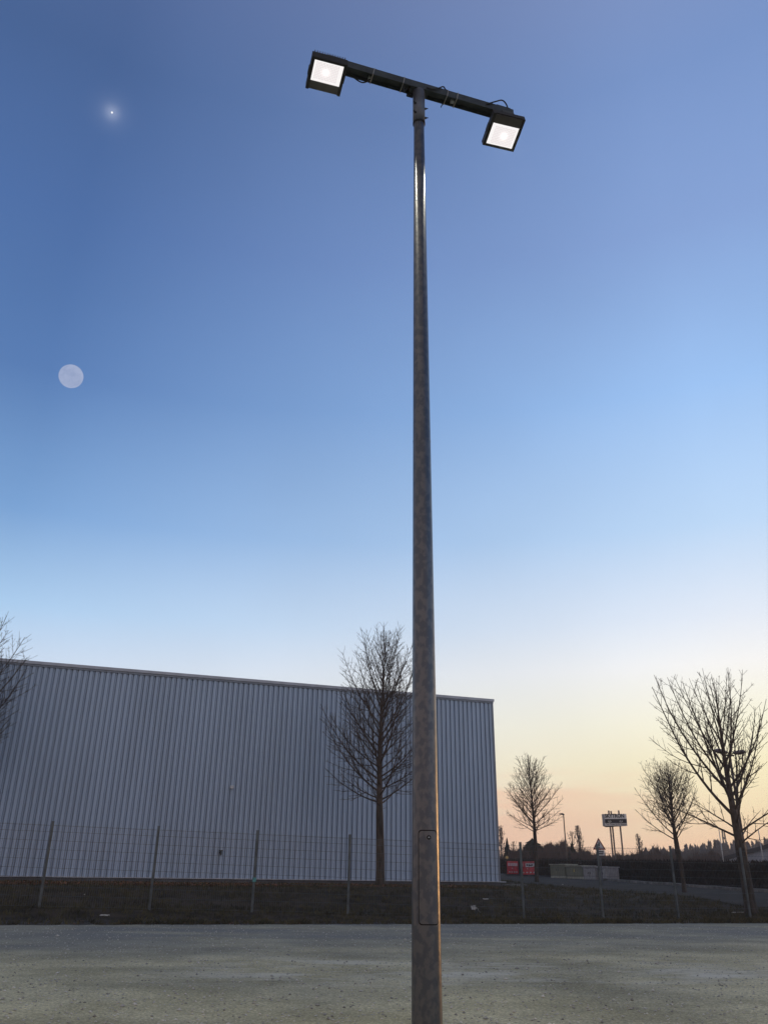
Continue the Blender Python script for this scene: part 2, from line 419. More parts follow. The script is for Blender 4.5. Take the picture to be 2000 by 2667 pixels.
for _ in range(5200):
    x = rng.uniform(-15, 19); e = edge_y(x); w_ = wob(x*1.3, 7)+.6*wob(x*4.1, 2)
    y = e+.05+abs(rng.gauss(0, .32))
    if rng.random() > .25+.75*sstep(w_*.8+.3): continue
    if rng.random() < .85 or x > 3: tuft(gr, x, y, ground(x, y), .04+.08*rng.random(), 4, .05, .9)
    else:
        z = ground(x, y)+.01; a = rng.random()*6.28; q_ = .02+.035*rng.random(); c_, s_ = math.cos(a)*q_, math.sin(a)*q_
        lv.quad((x+c_, y+s_, z+q_*.5), (x-s_*.5, y+c_*.5, z+.01), (x-c_, y-s_, z), (x+s_*.5, y-c_*.5, z+.005))
M['grass'] = mat('dark_winter_grass', (0.115, 0.100, 0.048), 0.9, col2=(0.034, 0.032, 0.018), scale=2.2, detail=8)
M['leaf'] = mat('fallen_brown_leaves', (0.28, 0.115, 0.05), 0.9, col2=(0.10, 0.05, 0.025), scale=2.5)
tag(gr.build('grass', M['grass']), kind='stuff')
tag(lv.build('leaves', M['leaf']), kind='stuff')

# ------------------------------------------------------------------ warehouse with ribbed cladding
wd = (WALL_R-WALL_L).normalized(); wn = Vector((wd.y, -wd.x))            # along the wall, outwards to the camera
if wn.y > 0: wn = -wn
wl = (WALL_R-WALL_L).length
Z0, Z1 = 0.92, 8.40
wh = thing('warehouse', (WALL_R.x, WALL_R.y, 0.6), 'large flat roofed warehouse clad in grey blue ribbed metal sheets behind the fence', 'warehouse')
def wp(s, o, z): return (WALL_R.x-wd.x*s+wn.x*o, WALL_R.y-wd.y*s+wn.y*o, z)
cl_ = MB(); PITCH, DEP = 0.213, 0.11
prof = []; s = 0.06
while s < wl:
    prof += [(s, 0), (s+.112, 0), (s+.1125, -DEP), (s+.156, -DEP), (s+.1565, -.022), (s+.192, -.022), (s+.1925, -DEP), (s+.2075, -DEP), (s+.208, 0)]
    s += PITCH
prof = [(a, b) for a, b in prof if a < wl]
for a, b in prof: cl_.v += [wp(a, b, Z0), wp(a, b, Z1)]
for i in range(len(prof)-1): cl_.f.append((2*i, 2*i+1, 2*i+3, 2*i+2))
cl_.build('cladding', M['clad'], wh)
body = MB()
back = 34.0
def wq(s, o, z): return Vector(wp(s, o, z))
body.prism([wq(0.05, -.118, Z0), wq(wl, -.118, Z0), wq(wl, -back, Z0), wq(0.05, -back, Z0)], (0, 0, Z1-Z0-.02))
body.build('wall', M['clad'], wh)
rf = MB(); rf.prism([wq(-.04, .03, Z1), wq(wl, .03, Z1), wq(wl, -back, Z1), wq(-.04, -back, Z1)], (0, 0, .17))
roof = rf.build('roof', M['trim'], wh)
fl = MB(); fl.prism([wq(-.07, .07, Z1+.08), wq(wl, .07, Z1+.08), wq(wl, .0305, Z1+.08), wq(-.07, .0305, Z1+.08)], (0, 0, .115))
fl.build('eaves_flashing', M['drip'], roof)
tr = MB(); tr.prism([wq(-.03, .02, Z0), wq(.055, .02, Z0), wq(.055, -.115, Z0), wq(-.03, -.115, Z0)], (0, 0, Z1-Z0-.003))
tr.build('corner_trim', M['trim'], wh)
dr = MB(); dr.prism([wq(-.25, .09, Z0-.035), wq(wl, .09, Z0-.035), wq(wl, -.04, Z0-.035), wq(-.25, -.04, Z0-.035)], (0, 0, .033))
dr.build('drip_flashing', M['drip'], wh)
pl = MB(); pl.prism([wq(-.02, .02, -.2), wq(wl, .02, -.2), wq(wl, -back, -.2), wq(-.02, -back, -.2)], (0, 0, Z0-.037+.2))
pl.build('plinth', M['plinth'], wh)
def on_wall(px, py):
    r = ray(px, py)   # ray / wall plane
    den = r[0]*wn.x+r[1]*wn.y; k = (WALL_R.x*wn.x+WALL_R.y*wn.y)/den
    p = Vector((r[0]*k, r[1]*k, EYE+r[2]*k)); return p
p = on_wall(604, 2050); q = MB()
rzw = math.atan2(wd.y, wd.x)
q.box(p+Vector((wn.x, wn.y, 0))*.05, (.15, .10, .11), rzw); q.box(p+Vector((wn.x, wn.y, 0))*.09+Vector((0, 0, -.05)), (.11, .10, .05), rzw)
o = q.build('wall_light', M['white'], wh, bevel=.01)
p = on_wall(575, 2220); q = MB(); nv = Vector((wn.x, wn.y, 0))
q.tube([p, p+nv*.10, p+nv*.12+Vector((0, 0, -.10))], [.05, .045, .03], 8); q.box(p+nv*.08+Vector((0, 0, .06)), (.14, .05, .04), rzw)
q.build('water_tap', M['ink'], wh)

# ------------------------------------------------------------------ mesh fence along the bank
def on_fence(px):
    r = ray(px, 2270); k = 23.4/(r[1]-.272*r[0]); x = r[0]*k; return x, fence_y(x)
fx = [on_fence(px)[0] for px in (118, 401, 664, 909, 1143, 1358, 1560, 1752, 1935)]
fx = [fx[0]-2.42*2, fx[0]-2.42]+fx+[fx[-1]+2.4, fx[-1]+4.8]
fen = thing('mesh_fence', (0, fence_y(0), ground(0, fence_y(0))), 'grey green double wire mesh fence on steel posts along the grass bank', 'fence')
FH = 1.83
fz = [min(.36, max(.03, .25-.018*(x+8))) for x in fx]
fdir = math.atan2(.272, 1)
for i, x in enumerate(fx):
    y = fence_y(x); z = fz[i]
    b = MB(); b.box((x, y, z+(FH+.06)/2-.15), (.06, .04, FH+.06+.3), fdir); b.box((x, y, z+FH+.062), (.066, .046, .012), fdir)
    po = b.build('post', M['post'], fen)
    if i == 4:
        b = MB(); b.box((x, y-.005, z+.74), (.085, .07, .10), fdir)
        b.build('marker_band', mat('teal_tape', (0.10, 0.34, 0.32), 0.5, var=.3, scale=20), po)
    if i < len(fx)-1:
        x2 = fx[i+1]; y2 = fence_y(x2); z2 = (z+fz[i+1])/2; z0 = z2
        b = MB(); a_, b_ = Vector((x+.03, y+.03-.055, 0)), Vector((x2-.03, y2-.055, 0))
        L_ = (b_-a_).length; d = (b_-a_).normalized(); mid = (a_+b_)/2
        def zz(t): return z+(fz[i+1]-z)*t
        for k in range(10):
            h = .06+.2*k if k else .04
            h = min(h, FH-.03)
            off = Vector((d.y, -d.x, 0))*.008
            for sgn in (-1, 1):
                b.tube([a_+off*sgn+Vector((0, 0, zz(0)+h)), b_+off*sgn+Vector((0, 0, zz(1)+h))], .004, 4, False)
        nW = int(L_/.05)
        for k in range(nW+1):
            t = k/nW; q = a_.lerp(b_, t)
            b.tube([(q.x, q.y, zz(t)+.03), (q.x, q.y, zz(t)+FH)], .0028, 3, False)
        b.build('mesh_panel', M['fence'], fen)

# ------------------------------------------------------------------ bare trees
UP = Vector((0, 0, 1))
def grow(mb, rg, p, d, length, r0, up, depth, P):
    """one branch: curved upwards, with opposite side shoots"""
    step = P['step'][depth]; n = max(2, int(length/step)); step = length/n
    pts, rad = [p.copy()], [r0]; q = p.copy(); dd = d.normalized()
    rt = max(P['rmin'], r0*P['taper'][depth])
    for i in range(n):
        j = P['jit'][depth]
        dd = (dd+UP*up*step+Vector((rg.gauss(0, j), rg.gauss(0, j), rg.gauss(0, j)*.7))).normalized()
        q = q+dd*step; pts.append(q.copy()); rad.append(r0+(rt-r0)*((i+1)/n)**.8)
    mb.tube(pts, rad, P['sides'][depth], depth > 1)
    if depth+1 >= P['levels']: return
    sp = P['space'][depth]; s = length*P['start'][depth]+rg.random()*sp; side = rg.random()*6.28
    while s < length*.97:
        f = s/length; i = min(n-1, int(f*n)); a = pts[i].lerp(pts[i+1], f*n-i); t = (pts[i+1]-pts[i]).normalized()
        u = t.orthogonal().normalized(); w = t.cross(u); side += 1.35+rg.random()*.6
        l = P['clen'][depth]*(length-s*P['shr'][depth])*rg.uniform(.55, 1.15)
        for sg in ((0, math.pi) if rg.random() < P['opp'] else (0,)):
            an = P['ang'][depth]*rg.uniform(.8, 1.2)
            nd_ = t*math.cos(an)+(u*math.cos(side+sg)+w*math.sin(side+sg))*math.sin(an)
            if l > .08: grow(mb, rg, a, nd_, l*rg.uniform(.8, 1.1), max(P['rmin'], min(rad[i]*P['rr'][depth], .045*l**1.1)), P['up'][depth+1], depth+1, P)
        s += sp*rg.uniform(.7, 1.3)
BASE = dict(levels=4, step=[.35, .28, .2, .15], jit=[.022, .035, .05, .06], taper=[.22, .35, .5, .6], rmin=.0055, sides=[6, 5, 4, 3],
            space=[.2, .15, .14, .15], start=[.18, .16, .18, .2], clen=[.50, .36, .34, .3], shr=[.80, .75, .7, .7], opp=.6, ang=[.72, .75, .8, .8],
            rr=[.5, .6, .65, .7], up=[.0, .42, .6, .7])
def bare_tree(name, base, H, fork, R_, r0, seed, label, group, P=None, n=30, shape='oval', lo_ang=66, hi_ang=22, lean=(0, 0), leader_r=.9, up=.15, sag=0.0, thick=.0082):
    P = dict(BASE, **(P or {})); rg = random.Random(seed)
    t = thing(name, base, label, 'tree', group)
    base = Vector(base); tm, cm = MB(), MB()
    # trunk with root flare, carried up as the leader
    pts, rad = [], []; m = 26
    wx, wy = rg.random()*6, rg.random()*6
    for i in range(m+1):
        f = i/m; z = H*f; k = H*.012
        pts.append(base+Vector((lean[0]*f*H+math.sin(f*5+wx)*k*f**.5, lean[1]*f*H+math.sin(f*4+wy)*k*f**.5, z-.15*(1-f))))
        fl = 1+.55*math.exp(-z/.16)
        if z < fork: rr = r0*(1-.22*z/max(fork, .1))
        else: rr = r0*.78*leader_r*max(0.0, 1-(z-fork)/(H-fork))**1.05
        rad.append(max(P['rmin']*1.1, rr*fl))
    kf = max(i for i in range(m+1) if H*i/m <= fork+.01)+1
    tm.tube(pts[:kf+1], rad[:kf+1], 12); cm.tube(pts[kf:], rad[kf:], 7)
    trunk = tm.build('trunk', M['bark'], t, True)
    def pos(z):
        f = z/H*m; i = min(m-1, int(f)); return pts[i].lerp(pts[i+1], f-i), rad[i]+(rad[i+1]-rad[i])*(f-i)
    az = rg.random()*6.28
    for k in range(n):
        f = (k+.3)/n; s = f**1.15; z = fork*.97+(H-fork)*s*.95
        az += 2.399+rg.gauss(0, .25)
        a = R(lo_ang+(hi_ang-lo_ang)*f**.8)*rg.uniform(.88, 1.1)
        if shape == 'oval': reach = R_*(.62+.55*math.sin(min(1, s*1.35+.12)*math.pi*.62))*(1-s)**.55 if s < 1 else .1
        elif shape == 'cone': reach = R_*(1-s)**1.05*(1.0 if s > .05 else .8)
        elif shape == 'egg': reach = R_*(1-s)**.88*(.88+.14*math.sin(min(1.0, s*5)*math.pi/2))
        elif shape == 'vase': reach = R_*(1-.30*s)*(1-s)**.45
        else: reach = R_*(1-s)**.5                                    # column
        reach *= rg.uniform(.78, 1.12)
        hx_, vz_, hz_, L_ = math.sin(a), math.cos(a), 0.0, 0.0; hh_ = 0.0
        uu = up if not (sag and f < .14) else -sag
        while hh_ < reach and hz_ < (H-z)*(1.02 if f < .9 else .95) and L_ < H:
            vz_ += uu*.15; k_ = math.hypot(hx_, vz_); hx_ /= k_; vz_ /= k_
            hh_ += hx_*.15; hz_ += vz_*.15; L_ += .15
        L_ = max(.3, L_)
        p, rl = pos(z)
        d = Vector((math.cos(az)*math.sin(a), math.sin(az)*math.sin(a), math.cos(a)))
        r = min(rl*.5, .009+thick*L_)
        grow(cm, rg, p, d, L_, r, up if not (sag and f < .14) else -sag, 0 if L_ > 1.1 else 1, P)
    cm.build('crown', M['twig'], t)
    return t

p1 = at(990, 2299, 31.0); h1 = at(1005, 1632, 31.0).z-p1.z
bare_tree('bare_tree', (p1.x, 31.0, ground(p1.x, 31.0)), h1, 2.75, 2.4, .165, 11, 'leafless tree with an oval crown standing before the ribbed warehouse wall', 'bare street trees',
          n=66, P=dict(rmin=.0046), shape='egg', lo_ang=84, hi_ang=14, up=.28)
p0 = at(-264, 2290, 28.0); h0 = at(-164, 1560, 28.0).z-p0.z
bare_tree('bare_tree', (p0.x, 28.0, ground(p0.x, 28.0)), h0, 2.8, 2.7, .16, 23, 'leafless tree cut by the left border, its twigs over the warehouse eaves', 'bare street trees',
          n=62, P=dict(rmin=.0046), shape='egg', lo_ang=84, hi_ang=14, up=.28)
p2 = at(1398, 2300, 48.0); h2 = at(1385, 1965, 48.0).z-ground(p2.x, 48.0)
bare_tree('bare_tree', (p2.x, 48.0, ground(p2.x, 48.0)), h2, 2.6, 1.9, .12, 31, 'leafless tree with a spreading pointed crown beside the red barriers', 'bare street trees',
          n=66, P=dict(rmin=.0060), shape='cone', lo_ang=76, hi_ang=12, up=.17)
p3 = at(1950, 2343, 27.6); h3 = at(1878, 1765, 27.6).z-ground(p3.x, 27.6)
bare_tree('bare_tree', (p3.x, 27.6, ground(p3.x, 27.6)), h3, 2.15, 2.4, .185, 47, 'tall leafless tree with many upright limbs and a thick trunk by the road', 'bare street trees',
          n=34, P=dict(rmin=.0050, space=[.32, .24, .22, .2], clen=[.50, .36, .32, .3], taper=[.16, .35, .5, .6]), shape='vase', lo_ang=66, hi_ang=10, lean=(-.012, 0), leader_r=.9, up=.24, sag=.06, thick=.0098)
p4 = at(1783, 2338, 34.5); h4 = at(1740, 2008, 34.5).z-ground(p4.x, 34.5)
bare_tree('bare_tree', (p4.x, 34.5, ground(p4.x, 34.5)), h4, 2.0, 1.45, .085, 59, 'small leafless tree with a low forked crown at the roadside before the hedge', 'bare street trees',
          n=34, P=dict(rmin=.0052), shape='vase', lo_ang=64, hi_ang=14, lean=(-.012, 0), up=.30)
p5 = at(1772, 2290, 49.0); h5 = at(1738, 1985, 49.0).z-ground(p5.x, 49.0)
bare_tree('bare_tree', (p5.x, 49.0, ground(p5.x, 49.0)), h5, 2.9, 1.75, .11, 61, 'fine twigged leafless tree rising behind the dark hedge', 'bare street trees',
          n=38, P=dict(rmin=.0056), shape='oval', lo_ang=72, hi_ang=14, up=.30)

# ------------------------------------------------------------------ the tall lamp post with two floodlights
PX, PY = 0.232, 4.5
lp = thing('light_pole', (PX, PY, 0), 'tall tapered galvanised pole carrying a crossbeam with two lit floodlights', 'light pole')
def prad(z): return .0752-.0057*z
b = MB(); zs = [-.3]+[i*.25 for i in range(26)]+[6.3]
b.tube([(PX, PY, z) for z in zs], [prad(max(z, 0)) for z in zs], 56)
pole = b.build('pole', M['galv'], lp, True)
# weld ring where two lengths meet
for z in (3.46, 5.87):
    b = MB(); b.tube([(PX, PY, z-.006), (PX, PY, z), (PX, PY, z+.006)], [prad(z)+.0002, prad(z)+.0016, prad(z)+.0002], 48, False)
    b.build('weld_ring', M['galv'], pole, True)
# access door, curved with the pole, in a dark gap
def patch(z0, z1, a0, a1, off, cr, name, m, parent, thick=0.004):
    """rounded rectangle bent round the pole; a0..a1 angles from the camera side (radians, + is right)"""
    b = MB(); zc, ac = (z0+z1)/2, (a0+a1)/2; rr = prad(zc); hw, hh = (a1-a0)/2*rr, (z1-z0)/2
    out = []
    for cxs, czs, st in ((1, 1, 0), (-1, 1, 1), (-1, -1, 2), (1, -1, 3)):
        for k in range(7):
            t = (st+k/6)*math.pi/2; out.append((cxs*(hw-cr)+cr*math.cos(t), czs*(hh-cr)+cr*math.sin(t)))
    # fill as strips: columns in u
    us = sorted(set([-hw+2*hw*i/24 for i in range(25)]))
    def vlim(u):
        e = abs(u)-(hw-cr)
        return hh if e <= 0 else hh-cr+math.sqrt(max(0, cr*cr-e*e))
    def P3(u, v, o):
        z = zc+v; r = prad(z)+o; a = ac+u/rr
        return (PX+math.sin(a)*r, PY-math.cos(a)*r, z)
    nrow = 12
    for u in us:
        for k in range(nrow+1):
            b.v.append(P3(u, -vlim(u)+2*vlim(u)*k/nrow, off))
    for i in range(len(us)-1):
        for k in range(nrow):
            a = i*(nrow+1)+k; b.f.append((a, a+nrow+1, a+nrow+2, a+1))
    rim = [P3(u, v, off) for u, v in out]; rim2 = [P3(u, v, off-thick) for u, v in out]
    for i in range(len(rim)):
        j = (i+1) % len(rim); b.quad(rim[i], rim2[i], rim2[j], rim[j])
    return b.build(name, m, parent, True), P3, hw, hh
va = math.atan2(PX, PY)        # direction from the pole to the camera lies at -va
A0, A1 = -va*-1-.36, .0
a_l = -.02-va*0-.28; a_r = .88
gapm = mat('dark_door_gap', (0.01, 0.01, 0.011), 0.9)
ca_ = -va
def door_angle(frac):  # frac -1..1 of the visible half width
    return math.asin(max(-1, min(1, frac)))-va
zt_, zb_ = at(1100, 2166, PY).z, at(1112, 2405, PY).z
dl, drr = door_angle(-.46), door_angle(.80)
patch(zb_-.0055, zt_+.0055, dl-.075, drr+.075, .0006, .018, 'door_gap', gapm, lp)
door, P3, hw, hh = patch(zb_, zt_, dl, drr, .0022, .016, 'access_door', M['galv'], lp)
zc = (zt_+zb_)/2; al = door_angle(.245)
lk = MB(); r = prad(zt_-.03)
c = Vector((PX+math.sin(al)*(r+.001), PY-math.cos(al)*(r+.001), zt_-.030)); nrm = Vector((math.sin(al), -math.cos(al), 0))
lk.tube([c, c+nrm*.003], [.0105, .0105], 20)
lock = lk.build('lock', gapm, door, True)
lk = MB(); lk.tube([c+nrm*.002, c+nrm*.0045], [.0055, .005], 3); lk.build('lock_bolt', M['drip'], door)
# head sleeve with clamping bolts
b = MB(); b.tube([(PX, PY, 6.25), (PX, PY, 6.25), (PX, PY, 6.5875)], [.0405, .0468, .0468], 40)
slv = b.build('head_sleeve', M['galv_dull'], lp, False)
slv.data.polygons.foreach_set('use_smooth', [True]*len(slv.data.polygons))
b = MB(); b.tube([(PX, PY, 6.238), (PX, PY, 6.252)], .0478, 40); b.build('sleeve_lip', M['rubber'], lp, True)
for ang_, z in ((-.62, 6.42), (-.62, 6.32), (1.45, 6.40), (1.45, 6.30)):
    d = Vector((math.sin(ang_), -math.cos(ang_), 0)); c = Vector((PX, PY, z))+d*.045
    b = MB(); b.tube([c, c+d*.012], .009, 6); b.tube([c+d*.012, c+d*.026], .0045, 6); b.build('bolt', M['ink'], lp)
# crossbeam
YAW = R(17.4); bu = Vector((math.cos(YAW), math.sin(YAW), 0)); bn = Vector((-math.sin(YAW), math.cos(YAW), 0))
ZB, BW, BH = 6.588, .082, .066
bc = Vector((PX, PY, 0))
def bp_(s, o, z): return bc+bu*s+bn*o+Vector((0, 0, z))
b = MB()
s0, s1 = -.76, .80
# channel section: web towards the camera, two flanges, open underneath
b.prism([bp_(s0, -BW/2, ZB), bp_(s1, -BW/2, ZB), bp_(s1, -BW/2+.006, ZB), bp_(s0, -BW/2+.006, ZB)], (0, 0, BH))
b.prism([bp_(s0, BW/2-.006, ZB), bp_(s1, BW/2-.006, ZB), bp_(s1, BW/2, ZB), bp_(s0, BW/2, ZB)], (0, 0, BH))
b.prism([bp_(s0, -BW/2+.0061, ZB+BH-.03), bp_(s1, -BW/2+.0061, ZB+BH-.03), bp_(s1, BW/2-.0061, ZB+BH-.03), bp_(s0, BW/2-.0061, ZB+BH-.03)], (0, 0, .028))
b.prism([bp_(-.075, -BW/2+.0065, ZB+.002), bp_(.075, -BW/2+.0065, ZB+.002), bp_(.075, BW/2-.0065, ZB+.002), bp_(-.075, BW/2-.0065, ZB+.002)], (0, 0, .012))
beam = b.build('crossbeam', M['beam'], lp)
def ring(s, slant=.0):
    t = .0025; w = .007; q = []
    o, zl, zh = BW/2+t, ZB-t, ZB+BH+t
    q = [bp_(s+slant, -o, zl), bp_(s, -o, zh), bp_(s, o, zh), bp_(s+slant, o, zl)]
    m_ = MB()
    for i in range(4):
        m_.tube([q[i], q[(i+1) % 4]], w*.5, 6)
    return m_
for s in (-.375, -.130, .235, .318):
    ring(s, -.012).build('cable_tie', M['tie'], beam)
for s, o in ((-.395, .01), (.285, .005)):
    b = MB(); b.box(bp_(s, o, ZB+.014), (.030, .028, .02), YAW); b.build('cable_clip', M['tie'], beam)
def cable(pts, r=.0055):
    # smooth polyline
    P = [Vector(p) for p in pts]; out = []
    for i in range(len(P)-1):
        a, b_, c_, d_ = P[max(0, i-1)], P[i], P[i+1], P[min(len(P)-1, i+2)]
        for k in range(6):
            t = k/6; out.append(.5*((2*b_)+(c_-a)*t+(2*a-5*b_+4*c_-d_)*t*t+(3*b_-a-3*c_+d_)*t**3))
    out.append(P[-1]); m_ = MB(); m_.tube(out, r, 8); return m_
cable([bp_(-.135, -.02, ZB+.01), bp_(-.137, -.03, ZB-.03), bp_(-.135, -.035, ZB-.085), bp_(-.127, -.03, ZB-.07), bp_(-.10, -.01, ZB-.012), bp_(-.075, .0, ZB+.004)], .0042).build('cable', M['rubber'], beam)
cable([bp_(.05, -.047, ZB+.02), bp_(.10, -.050, ZB+.014), bp_(.15, -.052, ZB+.045), bp_(.19, -.05, ZB+BH+.012), bp_(.24, -.03, ZB+BH+.006), bp_(.45, -.03, ZB+BH+.006), bp_(.60, -.03, ZB+BH+.006)], .0052).build('cable', M['rubber'], beam)
cable([bp_(-.38, .0, ZB+.02), bp_(-.42, .03, ZB-.012), bp_(-.46, .045, ZB-.012), bp_(-.52, .04, ZB+.01), bp_(-.60, .02, ZB+.03)], .0052).build('cable', M['rubber'], beam)
b = MB(); b.tube([bp_(.215, .04, ZB), bp_(.205, .05, ZB-.03)], .004, 6); b.build('cable_tail', M['rubber'], beam)
b = MB(); b.box(bp_(-.062, .035, ZB-.014), (.05, .02, .026), YAW); b.build('clamp', M['ink'], beam)

def lens_material():
    m = bpy.data.materials.new('lit_prismatic_glass'); m.use_nodes = True
    t = m.node_tree
    for n in list(t.nodes): t.nodes.remove(n)
    tcn = t.nodes.new('ShaderNodeTexCoord'); sx = t.nodes.new('ShaderNodeSeparateXYZ'); t.links.new(tcn.outputs['UV'], sx.inputs[0])
    def ma(op, a, b=None, clamp=False):
        n = t.nodes.new('ShaderNodeMath'); n.operation = op; n.use_clamp = clamp
        for i, v in enumerate((a, b)):
            if v is None: continue
            if isinstance(v, (int, float)): n.inputs[i].default_value = v
            else: t.links.new(v, n.inputs[i])
        return n.outputs[0]
    u, v = sx.outputs[0], sx.outputs[1]
    def cell(x, k):
        f = ma('FRACT', ma('MULTIPLY', x, k)); return ma('GREATER_THAN', ma('ABSOLUTE', ma('SUBTRACT', f, .5)), .34)
    grid = ma('MAXIMUM', cell(u, 19), cell(v, 13))
    inside = ma('MULTIPLY', ma('LESS_THAN', ma('ABSOLUTE', ma('SUBTRACT', u, .47)), .40), ma('LESS_THAN', ma('ABSOLUTE', ma('SUBTRACT', v, .48)), .41))
    du, dv = ma('MULTIPLY', ma('SUBTRACT', u, .45), 1.3), ma('SUBTRACT', v, .5)
    r2 = ma('ADD', ma('MULTIPLY', du, du), ma('MULTIPLY', dv, dv))
    hot = ma('EXPONENT', ma('MULTIPLY', r2, -42))
    mx = t.nodes.new('ShaderNodeMix'); mx.data_type = 'RGBA'; mx.inputs[6].default_value = (1.0, .965, .955, 1); mx.inputs[7].default_value = (.85, .77, .77, 1)
    t.links.new(ma('MULTIPLY', grid, inside), mx.inputs[0])
    e = t.nodes.new('ShaderNodeEmission'); t.links.new(mx.outputs[2], e.inputs[0])
    t.links.new(ma('ADD', .96, ma('MULTIPLY', hot, .5)), e.inputs[1])
    o = t.nodes.new('ShaderNodeOutputMaterial'); t.links.new(e.outputs[0], o.inputs[0]); return m
M['lens'] = lens_material()
def floodlight(c, yaw, tilt, near_led, watts):
    """c centre of the glass face; v runs away from the camera (down with tilt); the face looks along -w"""
    u = Vector((math.cos(yaw), math.sin(yaw), 0)); n = Vector((-math.sin(yaw), math.cos(yaw), 0))
    v = (n*math.cos(tilt)-UP*math.sin(tilt)).normalized(); w = u.cross(v).normalized()
    if w.z < 0: w = -w
    c = Vector(c); HW, HH, T = .135, .133, .062
    sg = 1 if near_led else -1                         # +1: the glass is on the camera side of the face
    def P(a, b_, d): return c+u*a*sg+v*b_*sg+w*d      # in lamp space the glass sits at -b
    def bx(mb, a0, a1, b0, b1, d0, d1): mb.prism([P(a0, b0, d0), P(a1, b0, d0), P(a1, b1, d0), P(a0, b1, d0)], w*(d1-d0))
    mb = MB(); G0, G1, GU = -.113, .057, .111
    bx(mb, -HW, HW, -HH, HH, .012, T)
    for q in ((-HW, -GU, -HH, HH), (GU, HW, -HH, HH)): bx(mb, q[0], q[1], q[2], q[3], 0, .0118)
    bx(mb, -GU+.0002, GU-.0002, -HH, G0, 0, .0118)
    h = mb.build('floodlight', M['black'], lp)
    mb = MB(); bx(mb, -GU+.0003, GU-.0003, G1+.0005, HH-.008, 0.0015, .0117); mb.build('driver_cover', M['cover'], h)
    mb = MB()
    for k in range(13):
        a = -.115+.23*k/12; bx(mb, a-.003, a+.003, -HH+.004, HH-.03, T+.0005, T+.028)
    mb.build('cooling_fins', M['steel_dark'], h)
    for q in ((-.05, .05, HH-.026, HH-.002, T+.0005, T+.04), (-HW-.006, -HW-.0005, -.03, .03, .015, .05), (HW+.0005, HW+.006, -.03, .03, .015, .05)):
        mb = MB(); bx(mb, *q); mb.build('bracket', M['beam'], h)
    mb = MB(); q = [P(-GU, G0, .0045), P(GU, G0, .0045), P(GU, G1, .0045), P(-GU, G1, .0045)]
    mb.quad(*q); gl = mb.build('lens', M['lens'], h)
    uv = gl.data.uv_layers.new(name='uv')
    for i, k in enumerate(((0, 0), (1, 0), (1, 1), (0, 1))): uv.data[i].uv = k
    L_ = bpy.data.lights.new('floodlight_beam', 'SPOT'); L_.energy = watts; L_.color = (1.0, .95, .76); L_.spot_size = R(100); L_.spot_blend = 1.0; L_.shadow_soft_size = .022
    lo_ = bpy.data.objects.new('floodlight_beam', L_); COL.objects.link(lo_)
    lo_.location = P(-.005, (G0+G1)/2, -.026)-Vector(lp.location); lo_.rotation_euler = w.to_track_quat('Z', 'Y').to_euler(); lo_.parent = h
    return h
hl = floodlight((-.477, 4.303, 6.497), R(15.6), R(4), True, 150)
hr = floodlight((.928, 4.75, 6.45), R(14.6), R(16), False, 150)
# supply cable arching over the end of the beam into the right floodlight, and the brackets that hang the lamps
cable([bp_(.56, -.046, ZB+.03), bp_(.64, -.05, ZB+BH+.02), bp_(.71, -.04, ZB+BH+.07), bp_(.765, -.01, ZB+BH+.05), bp_(.785, .03, ZB+BH-.02), bp_(.775, .05, ZB-.02)], .0055).build('cable', M['rubber'], beam)
for ss, (ox, zlo) in ((-.70, (.03, 6.57)), (.70, (.02, 6.53))):
    b = MB(); b.box(bp_(ss, ox, (zlo+ZB)/2), (.09, .05, ZB-zlo-.001), YAW); b.build('lamp_mount', M['beam'], beam)
    b = MB(); b.box(bp_(ss+.02, .0, ZB+BH+.012), (.12, .06, .018), YAW); b.build('mount_plate', M['beam'], beam)

# ------------------------------------------------------------------ roadside: kerb stone, barriers, cabinets, warning sign
a, c = at(1310, 2306, 40.5), at(1372, 2308, 40.5)
q = MB(); q.box(((a.x+c.x)/2, 40.5, ground((a.x+c.x)/2, 40.5)+.03), ((c.x-a.x), .25, .12), .05)
tag(q.build('concrete_edging', M['kerb'], bevel=.01), 'pale concrete edging strip lying in the grass at the warehouse corner', 'edging')

